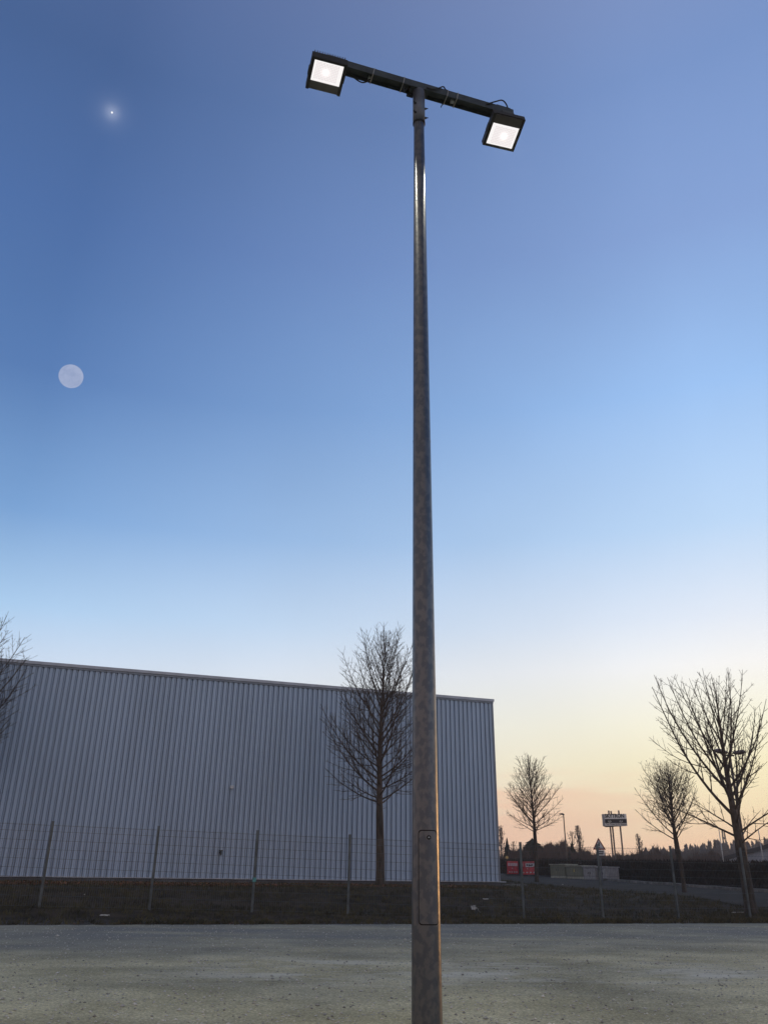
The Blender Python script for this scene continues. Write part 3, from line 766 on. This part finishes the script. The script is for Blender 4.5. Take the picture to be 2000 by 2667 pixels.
M['red'] = mat('faded_red_plastic', (0.62, 0.045, 0.055), 0.5, var=.2, scale=3)
def barrier(A, B, Y1, Y2, label, blocks, plate):
    p, q_ = at(*A, Y1), at(*B, Y2); p.z = ground(p.x, Y1); q_.z = ground(q_.x, Y2)
    p.z = q_.z = (p.z+q_.z)/2
    t = thing('barrier', (p.x, p.y, p.z), label, 'barrier', 'red plastic barriers on the road')
    d = (q_-p); Lb = d.length; d.normalize(); rz = math.atan2(d.y, d.x); nrm = Vector((d.y, -d.x, 0))
    if nrm.y > 0: nrm = -nrm
    H = .98
    def c_(s, z, o=0): return p+d*(s*Lb)+nrm*o+UP*z
    b = MB()
    b.box(c_(.5, .94), (Lb, .07, .10), rz); b.box(c_(.5, .16), (Lb, .07, .10), rz); b.box(c_(.01, .55), (.07, .066, .68), rz); b.box(c_(.99, .55), (.07, .066, .68), rz)
    b.box(c_(.5, .55), (Lb-.1, .03, .67), rz)
    b.build('frame', M['red'], t)
    for s in (.18, .82):
        b = MB(); b.box(c_(s, .055), (.16, .55, .11), rz); b.build('foot', M['ink'], t)
    for i in range(blocks):
        s = (i+.6)/(blocks+.2)
        if plate and .3 < s < .85: continue
        b = MB(); b.box(c_(s, .76, .018), (Lb*.55/blocks, .008, .20), rz); b.build('reflector', M['white'], t)
    for i in range(4):
        b = MB(); b.box(c_((i+.7)/4.3, .25, .018), (Lb*.11, .008, .075), rz); b.build('reflector', M['white'], t)
    b = MB(); b.box(c_(.45, .5, .018), (.08, .008, .07), rz); b.build('reflector', M['white'], t)
    if plate:
        b = MB(); b.box(c_(.58, .74, .022), (Lb*.50, .012, .24), rz); pl_ = b.build('plate', M['white'], t)
        
        for s_, z_, w_, h_ in ((.44, .75, .10, .10), (.56, .73, .08, .13), (.66, .72, .09, .09), (.75, .74, .06, .12)):
            b = MB(); b.box(c_(s_, z_, .031), (Lb*w_, .006, h_), rz); b.build('lettering', M['ink'], pl_)
    return t, c_
t, c_ = barrier((1322, 2281), (1349, 2281), 66, 67, 'red barrier with five white reflector blocks and a yellow lamp at the road end', 5, False)
wl_ = thing('warning_lamp', c_(.0, .99), 'round yellow warning lamp on the corner of the red barrier', 'lamp')
b = MB(); b.box(c_(.0, 1.05), (.12, .09, .12)); b.build('battery_case', M['ink'], wl_)
b = MB(); cc = c_(.0, 1.22)
b.tube([cc+Vector((0, -.05, 0)), cc+Vector((0, -.03, 0)), cc+Vector((0, .03, 0)), cc+Vector((0, .05, 0))], [.08, .11, .11, .08], 16); b.build('lens', mat('yellow_lamp_plastic', (0.75, 0.5, 0.16), 0.3), wl_)
barrier((1357, 2281), (1398, 2284), 66, 64, 'red barrier with a white lettered plate between fence post and tree trunk', 5, True)

M['cab_green'] = mat('olive_grey_cabinet', (0.20, 0.205, 0.145), 0.6, var=.12, scale=2)
M['cab_grey'] = mat('light_grey_cabinet', (0.42, 0.41, 0.41), 0.7, col2=(.32, .31, .31), scale=5)
M['cab_base'] = mat('pale_cabinet_base', (0.42, 0.41, 0.33), 0.85, var=.2, scale=4)
def cabinet(x0, x1, yt, yb, Y1, Y2, m, label, base, deep=1.0, over=.05):
    p, q_ = at(x0, yb, Y1), at(x1, yb, Y2); zt = at((x0+x1)/2, yt, (Y1+Y2)/2).z
    z0 = ground(p.x, Y1)
    z0 = min(z0, ground(q_.x, Y2)); p.z = q_.z = z0
    t = thing('utility_cabinet', tuple(p), label, 'cabinet', 'utility cabinets by the hedge')
    d = q_-p; Lc = d.length; d.normalize(); nrm = Vector((-d.y, d.x, 0)); rz = math.atan2(d.y, d.x)
    H = zt-z0; hb = .17 if base else .0
    def c_(s, o, z): return p+d*s+nrm*o+UP*z
    b = MB(); b.box(c_(Lc/2, deep/2, (hb+H-.06)/2), (Lc, deep, H-.06-hb), rz); body_ = b.build('body', m, t, bevel=.015)
    b = MB(); b.box(c_(Lc/2, deep/2, H-.03), (Lc+over*2, deep+over*2, .055), rz); b.build('lid', M['cab_base'] if base else m, t, bevel=.01)
    b = MB(); b.box(c_(Lc/2, deep/2, hb/2-.1), (Lc-.02, deep-.02, hb+.2), rz); b.build('plinth', M['cab_base'] if base else M['plinth'], t)
    nd_ = 2
    for k in range(nd_):
        b = MB(); b.box(c_(Lc*(k+.5)/nd_, -.012, hb+(H-.06-hb)*.5), (Lc/nd_-.05, .02, (H-.06-hb)-.08), rz); dd_ = b.build('door', m, t, bevel=.006)
        b = MB(); b.box(c_(Lc*(k+.5)/nd_+(.5-k)*Lc*.36, -.03, hb+(H-hb)*.5), (.03, .02, .12), rz); b.build('handle', M['steel_dark'], dd_)
    if base and label.startswith('second'):
        b = MB(); o3 = c_(Lc*.5, -.025, hb+(H-hb)*.42)
        b.prism([o3+d*-.09, o3+d*.09, o3+UP*.2], -nrm*.008); b.build('warning_sticker', mat('yellow_sticker', (.55, .45, .12), .5), t)
    return t
cabinet(1434, 1473, 2250, 2285, 60, 58.6, M['cab_green'], 'olive green utility cabinet farthest from the warning sign', True)
cabinet(1475, 1519, 2254, 2288, 58.4, 56.8, M['cab_green'], 'second olive green utility cabinet, touching the pale grey one', True)
cabinet(1520, 1552, 2256, 2290, 56.6, 55.4, M['cab_grey'], 'pale grey utility cabinet between the olive one and the warning sign post', False, .9)
cabinet(1559, 1581, 2257, 2291, 55.2, 54.4, M['cab_grey'], 'narrow pale grey utility cabinet at the hedge end', False, .9)

sg_ = at(1559, 2200, 46.0); gz = ground(sg_.x, 46)
ws = thing('warning_sign', (sg_.x, 46, gz), 'triangular red bordered warning sign with exclamation mark on a thin post', 'road sign')
b = MB(); b.tube([(sg_.x+.03, 46.05, gz-.2), (sg_.x+.03, 46.05, at(1559, 2190, 46).z)], .03, 8); b.build('post', M['galv_dull'], ws)
zt, zb = at(1558, 2185, 46).z, at(1558, 2213, 46).z; zt += .06; hwid = (zt-zb)*.58
def tri(k, y, z_off=0):
    cz = zb+(zt-zb)/3
    return [Vector((sg_.x-hwid*k, y, cz+(zb-cz)*k)), Vector((sg_.x+hwid*k, y, cz+(zb-cz)*k)), Vector((sg_.x, y, cz+(zt-cz)*k))]
M['sign_red'] = mat('sign_red', (0.22, 0.02, 0.02), 0.5)
M['sign_white'] = mat('sign_white', (0.72, 0.70, 0.70), 0.5)
b = MB(); b.prism(tri(1, 45.99), (0, .02, 0)); b.build('border', M['sign_red'], ws)
b = MB(); b.prism(tri(.70, 45.984), (0, .005, 0)); fc = b.build('face', M['sign_white'], ws)
b = MB(); cz = zb+(zt-zb)*.36; b.box((sg_.x, 45.98, cz+.05), (.06, .006, .20)); b.box((sg_.x, 45.98, cz-.11), (.06, .006, .055)); b.build('exclamation_mark', M['ink'], fc)
b = MB(); zp = at(1562, 2221, 46).z; b.box((sg_.x+.05, 45.995, zp), (.42, .02, .27)); pp = b.build('plate', M['sign_white'], ws)
for k, w_ in ((.05, .3), (-.05, .24)):
    b = MB(); b.box((sg_.x+.05, 45.982, zp+k), (w_, .004, .05)); b.build('lettering', M['ink'], pp)

# ------------------------------------------------------------------ pylon sign on three posts
SY = 92.0
def sp(px, py, dY=0): return at(px, py, SY+dY)
ps = thing('pylon_sign', tuple(Vector((sp(1598, 2245).x, SY, 1.2))), 'white advertising sign with black eye band raised on three tall posts', 'sign')
TL, TR = sp(1566.5, 2119.5), sp(1630.5, 2120.5, -.6); BLz, TLz = sp(1568, 2150.5).z, TL.z
BL = sp(1568.5, 2150.5); BR = sp(1632.5, 2152, -.6)
x0, x1 = (TL.x+BL.x)/2, (TR.x+BR.x)/2; zt, zb = (TL.z+TR.z)/2, (BL.z+BR.z)/2
fA, fB = Vector((x0, SY, zb)), Vector((x1, SY-.6, zb)); fu = (fB-fA).normalized(); fn = Vector((fu.y, -fu.x, 0))
if fn.y > 0: fn = -fn
apx = fA+fu*.9+Vector((0, 2.3, 0)); Wd = (fB-fA).length; Hd = zt-zb
b = MB(); b.prism([fA, fB, apx], (0, 0, Hd)); bx_ = b.build('sign_box', mat('grey_sign_casing', (.34, .34, .37), .5, var=.1, scale=2), ps)
def fp(s, z, o=.02): return fA+fu*(s*Wd)+UP*(z*Hd)+fn*o
def face(s0, s1, z0, z1, o, name, m, par, th=.02):
    b = MB(); b.prism([fp(s0, z0, o), fp(s1, z0, o), fp(s1, z1, o), fp(s0, z1, o)], -fn*th); return b.build(name, m, par)
M['sign_panel'] = mat('pale_sign_panel', (.88, .86, .84), .45, var=.06, scale=1.5)
pan = face(.10, .995, .03, .985, .03, 'panel', M['sign_panel'], ps)
bnd = face(.11, .99, .24, .58, .045, 'band', M['ink'], ps)
text_mesh('lettering', 'SKYTRON', .52, M['ink'], pan, fp(.115, .70, .045), fu, UP, .02, width=Wd*.79, bold=.018)
text_mesh('lettering', 'Mehr Power für Ihr Internet', .26, M['ink'], pan, fp(.13, .085, .045), fu, UP, .02, width=Wd*.84)
M['eye'] = mat('pale_eye_print', (.55, .53, .48), .6)
for sc, mir in ((.30, 1), (.76, -1)):
    b = MB(); pts = []
    for k in range(9):
        a = math.pi*(1.0+k/8*.92); pts.append(fp(sc+mir*.062*math.cos(a), .46+.15*math.sin(a), .055))
    b.tube(pts, [.02, .035, .045, .05, .05, .05, .045, .035, .02], 6); b.tube([fp(sc+mir*.012, .455, .05), fp(sc+mir*.012, .455, .06)], [.05, .05], 10)
    b.build('eye', M['eye'], bnd)
for s, o, nm in ((.30, -.25, 0), (.40, -1.0, 0), (.71, -.25, 0)):
    c = fA+fu*(s*Wd)-fn*(-o); base_z = 1.0
    c = Vector((c.x, c.y, 0))
    b = MB(); b.tube([(c.x, c.y, base_z), (c.x, c.y, zb-.003)], .085, 10); b.tube([(c.x, c.y, zt+.003), (c.x, c.y, zt+.36)], .085, 10)
    b.build('post', mat('rusty_grey_post', (.16, .13, .125), .5, .4, var=.2, scale=1.5) if 'rusty_grey_post' not in bpy.data.materials else bpy.data.materials['rusty_grey_post'], ps)

# ------------------------------------------------------------------ street lamps, flagpoles, mast
c = at(1476, 2246, 84); z1 = at(1470.5, 2122, 84).z
sl = thing('street_lamp', (c.x, 84, 1.3), 'thin street lamp with one short arm behind the green cabinets', 'street lamp', 'street lamps')
b = MB(); b.tube([(c.x, 84, 1.2), (c.x, 84, z1)], [.075, .05], 8); b.build('pole', M['steel_dark'], sl)
b = MB(); b.tube([(c.x+.06, 84, z1+.02), (c.x-.12, 84-.03, z1+.06), (c.x-.42, 84-.1, z1+.05)], [.07, .085, .05], 8); b.build('lamp_head', M['steel_dark'], sl)
c = at(1899, 1966, 38); gz = ground(c.x, 38)
dl_ = thing('street_lamp', (c.x, 38, gz), 'double armed street lamp with two flat heads, seen through the large tree', 'street lamp', 'street lamps')
b = MB(); b.tube([(c.x, 38, gz-.2), (c.x, 38, c.z)], [.075, .05], 10); b.tube([(c.x-.2, 38, c.z-.02), (c.x+.2, 38, c.z-.03)], .035, 8); b.build('pole', M['steel_dark'], dl_)
for e, i_, dz in (((1860, 1953.5), (1893, 1961), .0), ((1939, 1958), (1909, 1961.5), .0)):
    A, B = at(*i_, 38), at(*e, 38)
    b = MB(); d = B-A
    b.tube([A, A+d*.15, A+d*.45, A+d*.85, B], [.05, .10, .135, .12, .05], 10)
    for k, v in enumerate(b.v):    # flatten the head
        t = (Vector(v)-A).dot(d)/d.length_squared; ax = A+d*t
        b.v[k] = (v[0], ax.y+(v[1]-ax.y)*1.5, ax.z+(v[2]-ax.z)*.75)
    b.build('lamp_head', M['head'], dl_, True)
M['pole_white'] = mat('white_flagpole', (.50, .50, .50), .4, var=.1, scale=1)
for (xb, yb, xt, yt, Y, lab) in ((1884, 2258, 1872, 2160, 66, 'slim pale flagpole at the eaves end of the grey blue hall'), (1989, 2258, 1974, 2162, 66, 'slim pale flagpole before the gable of the grey blue hall')):
    B, T = at(xb, yb, Y), at(xt, yt, Y); x = (B.x+T.x)/2
    b = MB(); b.tube([(x, Y, .9), (x, Y, T.z)], [.055, .03], 8); fpo = b.build('flagpole', M['pole_white'], smooth=True)
    tag(fpo, lab, 'flagpole', 'flagpoles by the hall')
B, T = at(1888, 2212, 210), at(1882, 2160, 210)
b = MB(); x = (B.x+T.x)/2
legs = [(-.6, -.6), (.6, -.6), (.6, .6), (-.6, .6)]
for lx, ly in legs: b.tube([(x+lx, 210+ly, 1), (x+lx*.35, 210+ly*.35, T.z)], .09, 4)
zz_ = 2.0
while zz_ < T.z-1.2:
    k0 = 1-.65*(zz_-1)/(T.z-1); k1 = 1-.65*(zz_+.2)/(T.z-1)
    for i in range(4):
        a_, b2_ = legs[i], legs[(i+1) % 4]
        b.tube([(x+a_[0]*k0, 210+a_[1]*k0, zz_), (x+b2_[0]*k1, 210+b2_[1]*k1, zz_+1.2)], .06, 4)
    zz_ += 1.2
tag(b.build('lattice_mast', M['steel_dark']), 'slender lattice mast rising above the distant wood', 'mast')

# ------------------------------------------------------------------ low grey-blue hall on the far right
HY = 74.0
hA, hP = at(1880, 2232, HY), at(2075, 2180, HY); wz = 1.0
hall = thing('industrial_hall', (hA.x, HY, wz), 'low grey blue hall with a shallow gable roof behind the hedge', 'hall')
xr = 2*hP.x-hA.x; xe = hA.x+.35
ez = hA.z-.22; pz = hP.z-.22
b = MB(); b.prism([(xe, HY, wz-.3), (xr-.35, HY, wz-.3), (xr-.35, HY, ez), (hP.x, HY, pz), (xe, HY, ez)], (10.5, 24, 0)); b.build('wall', mat('grey_blue_render', (.30, .325, .38), .8, var=.1, scale=.6), hall)
for sgn, (A, B) in ((0, ((hA.x-.3, hA.z-.17), (hP.x, hP.z))), (1, ((hP.x, hP.z), (xr+.3, hA.z-.17)))):
    b = MB(); b.prism([(A[0], HY-.25, A[1]-.2), (B[0], HY-.25, B[1]-.2), (B[0], HY-.25, B[1]+.12), (A[0], HY-.25, A[1]+.12)], (10.9, 25, 0)); b.build('roof', mat('dark_roof_sheet', (.05, .05, .055), .7) if 'dark_roof_sheet' not in bpy.data.materials else bpy.data.materials['dark_roof_sheet'], hall)
for xa, xb in ((1892, 1921), (1969, 2040)):
    A, B = at(xa, 2246, HY-.1), at(xb, 2246, HY-.1); zt, zb = at(xa, 2243, HY).z, at(xa, 2247, HY).z
    b = MB(); b.box(((A.x+B.x)/2, HY-.06, (zt+zb)/2), (B.x-A.x, .1, zt-zb)); wn_ = b.build('window', M['white'], hall)
    b = MB(); b.box(((A.x+B.x)/2, HY-.03, zb-.5), (B.x-A.x-.1, .055, .95)); b.build('pane', mat('dark_window_glass', (.03, .035, .045), .1) if 'dark_window_glass' not in bpy.data.materials else bpy.data.materials['dark_window_glass'], wn_)

# ------------------------------------------------------------------ hedge along the road
rng = random.Random(8)
hl_line = [(40, 40.5), (23, 38.2), gpt(2000, 2322, 38.6), gpt(1800, 2300, 46), gpt(1600, 2290, 58.5), gpt(1440, 2283, 63.5), gpt(1330, 2280, 76), (8, 84)]
hs = poly_sample(hl_line, 200)
hb_ = MB()
hedge_n = []
for i, p in enumerate(hs):
    a, c = hs[max(0, i-1)], hs[min(200, i+1)]; d = (c-a).normalized(); n2 = Vector((-d.y, d.x))
    if n2.y < 0: n2 = -n2
    hedge_n.append(n2)
def hedge_top(i): 
    g = ground(hs[i].x, hs[i].y)
    return g+1.10+.05*math.sin(i*.9)
for i in range(200):
    for (o0, o1) in ((0, 1.2),):
        A, B = hs[i], hs[i+1]; n2 = hedge_n[i]; n3 = hedge_n[i+1]
        za, zb = hedge_top(i)-.18, hedge_top(i+1)-.18
        ga, gb_ = ground(A.x, A.y)-.1, ground(B.x, B.y)-.1
        f0, f1 = A+n2*.2, B+n3*.2; k0, k1 = A+n2*1.1, B+n3*1.1
        hb_.quad((f0.x, f0.y, ga), (f1.x, f1.y, gb_), (f1.x, f1.y, zb), (f0.x, f0.y, za))
        hb_.quad((f0.x, f0.y, za), (f1.x, f1.y, zb), (k1.x, k1.y, zb), (k0.x, k0.y, za))
for _ in range(26000):
    i = rng.randrange(200); t = rng.random(); p = hs[i].lerp(hs[i+1], t); n2 = hedge_n[i]
    o = rng.uniform(-.02, .35) if rng.random() < .65 else rng.uniform(0, 1.2); q = p+n2*o
    g = ground(q.x, q.y); top = hedge_top(i)-g
    z = g+top*rng.random()**.8 if o < .35 else g+top-rng.random()*.25
    s = rng.uniform(.02, .05); a = rng.random()*6.28; h = rng.uniform(.06, .2)
    lx = rng.uniform(-.08, .08)
    hb_.v += [(q.x-math.cos(a)*s, q.y-math.sin(a)*s, z), (q.x+math.cos(a)*s, q.y+math.sin(a)*s, z), (q.x+lx, q.y+rng.uniform(-.06, .06), z+h)]
    n = len(hb_.v); hb_.f.append((n-3, n-2, n-1))
tag(hb_.build('hedge', M['hedge']), 'long dark brown winter hedge along the far side of the road', 'hedge')

# ------------------------------------------------------------------ trees and bushes behind
def conifer(base, H, Rr, seed, label=None, group=None, mb=None, n=260, dense=1.0, round_=False):
    rg = random.Random(seed); b = mb or MB(); base = Vector(base)
    own = mb is None
    if own:
        t = thing('conifer', tuple(base), label, 'tree', group)
        tk = MB(); tk.tube([base-UP*.2, base+UP*H*.9], [H*.018, H*.004], 6); tk.build('trunk', M['bark'], t)
    for k in range(n):
        f = rg.random()**.8; z = H*(.05+.95*f)
        if round_: rr = Rr*math.sqrt(max(0.0, 1-f**2.6))*(.70+.34*rg.random())
        else: rr = Rr*(1-f)**.85*(.75+.45*rg.random())+.03*H*.2
        a = rg.random()*6.283; r1 = rr*rg.uniform(.15, .55); r2 = rr*rg.uniform(.8, 1.12)
        ca, sa = math.cos(a), math.sin(a); w = (.16+.1*rg.random())*Rr*(.45+.55*(1-f))
        up_ = .12*Rr if not round_ else .10*Rr
        q = base+UP*z
        n0 = len(b.v)
        b.v += [tuple(q+Vector((ca*r1-sa*w, sa*r1+ca*w, .0))), tuple(q+Vector((ca*r1+sa*w, sa*r1-ca*w, .0))),
                tuple(q+Vector((ca*r2, sa*r2, -up_*.6+rg.uniform(-.1, .1)*Rr))), tuple(q+Vector((ca*r1*.6, sa*r1*.6, up_+H*.03)))]
        b.f += [(n0, n0+1, n0+2), (n0, n0+3, n0+2), (n0+1, n0+3, n0+2)]
    if own:
        b.build('crown', M['conifer'], t); return t
def behind(px, ybase, ytop, Y):
    c = at(px, ybase, Y); return (c.x, Y, 1.2), at(px, ytop, Y).z-1.2
b_, h_ = behind(1390, 2262, 2190, 96); conifer(b_, h_, 2.0, 3, 'broad dark evergreen with a rounded top behind the bare tree trunk', 'evergreens beyond the road', n=900, round_=True)
b_, h_ = behind(1323, 2262, 2186, 100); conifer(b_, h_, 1.05, 4, 'narrow dark conifer close to the warehouse corner', 'evergreens beyond the road', n=420)
b_, h_ = behind(1493, 2256, 2199, 92); conifer(b_, h_, 1.15, 5, 'pointed dark conifer just beside the thin street lamp', 'evergreens beyond the road', n=420)
b_, h_ = behind(1513, 2256, 2212, 95); conifer(b_, h_, .95, 6, 'shorter dark conifer under the leaning poplar', 'evergreens beyond the road', n=360)
FARP = dict(levels=3, rmin=.040, step=[.9, .7, .6, .5], space=[.9, .8, .7, .7], sides=[4, 3, 3, 3], up=[0, .12, .2, .2], clen=[.4, .35, .3, .3])
def fartree(px, yb, yt, Y, wpx, seed, label, shape='column', n=26, lo=28, hi=10, lean=(0, 0), fork=.12):
    b_, h_ = behind(px, yb, yt, Y); R_ = wpx/2*Y/FPX*1.0
    bare_tree('poplar' if shape == 'column' else 'bare_tree', b_, h_, h_*fork, R_, .22, seed, label, 'bare trees beyond the road', P=FARP, n=n, shape=shape, lo_ang=lo, hi_ang=hi, lean=lean, up=.05)
fartree(1308, 2262, 2152, 170, 26, 71, 'columnar leafless poplar rising beside the warehouse corner', n=56)
fartree(1516, 2256, 2151, 150, 26, 72, 'columnar leafless poplar leaning left between conifer and pylon sign', n=56, lean=(-.03, 0))
fartree(1496, 2256, 2166, 130, 46, 73, 'loose leafless tree with spread limbs behind the pointed conifer', 'vase', n=18, lo=45, hi=14, fork=.25)
fartree(1670, 2250, 2173, 190, 24, 74, 'small columnar leafless poplar standing alone between pylon sign and forked tree', n=46, lean=(-.03, 0))
fartree(1463, 2258, 2190, 140, 34, 75, 'faint leafless tree behind the thin street lamp', 'oval', n=18, lo=55, hi=14, fork=.2)
fartree(1340, 2262, 2192, 150, 30, 76, 'faint leafless tree between the narrow conifer and the broad evergreen', 'oval', n=18, lo=55, hi=14, fork=.2)

# bare scrub behind the hedge: reads as one brown mass
rng = random.Random(17)
sb = MB()
def scrub_top(px):
    return 2228-15*sstep((px-1325)/40)*(1-sstep((px-1530)/60))+6*math.sin(px*.05)+5*math.sin(px*.13+1)+4*math.sin(px*.31)-(16 if 1400 < px < 1480 else 0)*.8-(9 if 1640 < px < 1720 else 0)+(6 if 1560 < px < 1640 else 0)
for k in range(15000):
    px = rng.uniform(1290, 2040); Y = rng.uniform(88, 135); c = at(px, 2280, Y)
    zt = at(px, scrub_top(px)+rng.gauss(0, 3.0), Y).z; z = .9+(zt-.9)*rng.random()**.55
    h = rng.uniform(.5, 1.3); s = rng.uniform(.02, .055); l = rng.uniform(-.5, .5)
    n = len(sb.v); sb.v += [(c.x-s, Y, z-h*.6), (c.x+s, Y, z-h*.6), (c.x+l, Y+rng.uniform(-.4, .4), z+h*.4)]; sb.f.append((n, n+1, n+2))
    if rng.random() < .5:
        s2 = rng.uniform(.15, .4); zz2 = .8+(zt-1.4)*rng.random()
        n = len(sb.v); sb.v += [(c.x-s2, Y, zz2), (c.x+s2, Y+.2, zz2-.2), (c.x+rng.uniform(-.3, .3), Y, zz2+s2*2)]; sb.f.append((n, n+1, n+2))
M['scrub'] = mat('brown_bare_scrub', (0.095, 0.066, 0.055), 0.95, var=.3, scale=.3)
tag(sb.build('scrub_undergrowth', M['scrub']), kind='stuff')
# far wood of spruces
fw = MB()
for k in range(300):
    px = rng.uniform(1250, 2150) if k < 130 else rng.uniform(1680, 2150); Y = rng.uniform(260, 340)
    yt = 2224-26*sstep((px-1690)/200)+rng.gauss(0, 5)+4*math.sin(px*.09)
    if px < 1680: yt = 2236+rng.gauss(0, 4)
    c = at(px, 2280, Y); H = at(px, yt, Y).z-.5
    conifer((c.x, Y, .5), H, H*.21+.8, 1000+k, mb=fw, n=80)
for k in range(6000):
    px = rng.uniform(1250, 2150); Y = rng.uniform(240, 330); c = at(px, 2280, Y)
    zt = at(px, (2238 if px < 1680 else 2220)+rng.gauss(0, 3), Y).z; z = zt*rng.random(); s = rng.uniform(.6, 1.6)
    n = len(fw.v); fw.v += [(c.x-s, Y, z-s), (c.x+s, Y+.5, z-s*.6), (c.x+rng.uniform(-.5, .5), Y, z+s)]; fw.f.append((n, n+1, n+2))
M['farwood'] = mat('distant_spruce', (0.060, 0.046, 0.042), 0.95, var=.25, scale=.08)
tag(fw.build('distant_forest', M['farwood']), kind='stuff')

# ------------------------------------------------------------------ litter on the bank
M['litter'] = mat('dirty_white_paper', (.48, .47, .44), .8, var=.2, scale=20)
def on_ground(px, py):
    r = ray(px, py); Y = 12.0
    while Y < 60:
        z = EYE+r[2]*Y/r[1]; x = r[0]*Y/r[1]
        if z <= ground(x, Y)+.02: return Vector((x, Y, ground(x, Y)))
        Y += .05
    return Vector((r[0]/r[1]*30, 30, ground(r[0]/r[1]*30, 30)))
def scrap(px, py, w, h, label, seed, tail=None, name='paper_scrap', cat='litter'):
    rg = random.Random(seed); p = on_ground(px, py); b = MB(); n = 5
    for j in range(n+1):
        for i in range(n+1):
            b.v.append((p.x+(i/n-.5)*w+rg.gauss(0, w*.05), p.y+(j/n-.5)*h*.8+rg.gauss(0, h*.08), p.z+.06+(j/n)*h*.8+rg.gauss(0, h*.09)))
    for j in range(n):
        for i in range(n): b.f.append((j*(n+1)+i, j*(n+1)+i+1, (j+1)*(n+1)+i+1, (j+1)*(n+1)+i))
    if tail:
        pts = [(p.x+w*.5+tail*t, p.y-.03*t, p.z+.10-.10*t+.03*math.sin(t*6)) for t in (0, .2, .4, .6, .8, 1)]
        b.tube(pts, [.012, .008, .006, .006, .012, .016], 5)
    tag(b.build(name, M['litter']), label, cat, 'litter on the bank')
scrap(1233, 2373, .13, .13, 'crumpled white plastic scrap with a curled strip lying below the fence', 1, .13)
scrap(1265, 2347, .17, .03, 'thin yellowish scrap among dark grass right of the pole', 2)
scrap(1964, 2384, .14, .10, 'torn white scrap lying in the grass near the rightmost fence post', 3, .12)
scrap(221, 2336, .045, .035, 'tiny white scrap in the grass behind the left fence panels', 4)
scrap(272, 2391, .2, .03, 'flat pale scrap at the gravel edge between the first two posts', 5)
scrap(1465, 2307, .05, .04, 'tiny bright scrap on the verge below the olive cabinets', 6)
p = on_ground(1935, 2380)
b = MB(); b.tube([(p.x-.35, p.y, p.z+.05), (p.x, p.y-.02, p.z+.06), (p.x+.32, p.y, p.z+.04)], .012, 6)
tag(b.build('stick', M['litter']), 'pale thin stick lying across the foot of the rightmost fence post', 'stick')

# ------------------------------------------------------------------ moon and evening star
def glow_mat(name, c1, c2, scale):
    m = bpy.data.materials.new(name); m.use_nodes = True; t = m.node_tree
    for n in list(t.nodes): t.nodes.remove(n)
    tcn = t.nodes.new('ShaderNodeTexCoord'); nz = t.nodes.new('ShaderNodeTexNoise'); nz.inputs['Scale'].default_value = scale; nz.inputs['Detail'].default_value = 6; nz.inputs['Roughness'].default_value = .65
    t.links.new(tcn.outputs['Object'], nz.inputs[0])
    r = t.nodes.new('ShaderNodeValToRGB'); r.color_ramp.elements[0].position = .36; r.color_ramp.elements[1].position = .6
    r.color_ramp.elements[0].color = (*c1, 1); r.color_ramp.elements[1].color = (*c2, 1); t.links.new(nz.outputs[0], r.inputs[0])
    e = t.nodes.new('ShaderNodeEmission'); t.links.new(r.outputs[0], e.inputs[0]); o = t.nodes.new('ShaderNodeOutputMaterial'); t.links.new(e.outputs[0], o.inputs[0]); return m
import bmesh
def ball(name, px, py, dist, rpx, m, seg=48):
    r = Vector(ray(px, py)); d = r.normalized(); c = Vector((0, 0, EYE))+d*dist
    rad = rpx*dist/r.length*1.0
    bm = bmesh.new(); bmesh.ops.create_uvsphere(bm, u_segments=seg, v_segments=seg//2, radius=rad)
    me = bpy.data.meshes.new(name); bm.to_mesh(me); bm.free(); me.materials.append(m)
    me.polygons.foreach_set('use_smooth', [True]*len(me.polygons))
    o = bpy.data.objects.new(name, me); o.location = c; COL.objects.link(o); return o, d
mo, _ = ball('moon', 186, 980, 4000.0, 30.5, glow_mat('moon_surface', lin((148, 163, 198)), lin((162, 175, 207)), .03))
tag(mo, 'pale full moon with faint grey mottling in the blue sky', 'moon')
so, sdir = ball('star', 292.5, 293, 4500.0, 2.5, glow_mat('star_light', (1.0, 1.0, 1.0), (1.0, 1.0, 1.0), 1), 16)
tag(so, 'single bright star glowing in the blue sky above the moon', 'star')
# its soft glow belongs to the sky
dt = nd(nt, 'ShaderNodeVectorMath', operation='DOT_PRODUCT'); L.new(vn.outputs[0], dt.inputs[0]); dt.inputs[1].default_value = tuple(sdir)
om = wmath('SUBTRACT', 1.0, dt.outputs['Value'])          # ~ angle^2 / 2
g1 = wmath('MULTIPLY', wmath('EXPONENT', wmath('MULTIPLY', om, -1.0/(2*(.0034**2)))), .13)
g2 = wmath('MULTIPLY', wmath('EXPONENT', wmath('MULTIPLY', om, -1.0/(2*(.0078**2)))), .045)
gl_ = wmath('ADD', g1, g2)
cmb = nd(nt, 'ShaderNodeCombineColor'); 
for i in range(3): L.new(gl_, cmb.inputs[i])
L.new(wmix(1.0, sky, cmb.outputs[0], 'ADD'), bg.inputs[0])

# ------------------------------------------------------------------ thin evening haze
hz = MB(); hz.box((40, 150, 10.5), (560, 440, 24.0))
hm = bpy.data.materials.new('evening_haze'); hm.use_nodes = True; t = hm.node_tree
for n in list(t.nodes): t.nodes.remove(n)
pv = t.nodes.new('ShaderNodeVolumePrincipled'); pv.inputs['Color'].default_value = (.92, .90, .90, 1); pv.inputs['Density'].default_value = 0.0007; pv.inputs['Anisotropy'].default_value = 0.3
ho = t.nodes.new('ShaderNodeOutputMaterial'); t.links.new(pv.outputs[0], ho.inputs['Volume'])
tag(hz.build('haze', hm), kind='stuff')
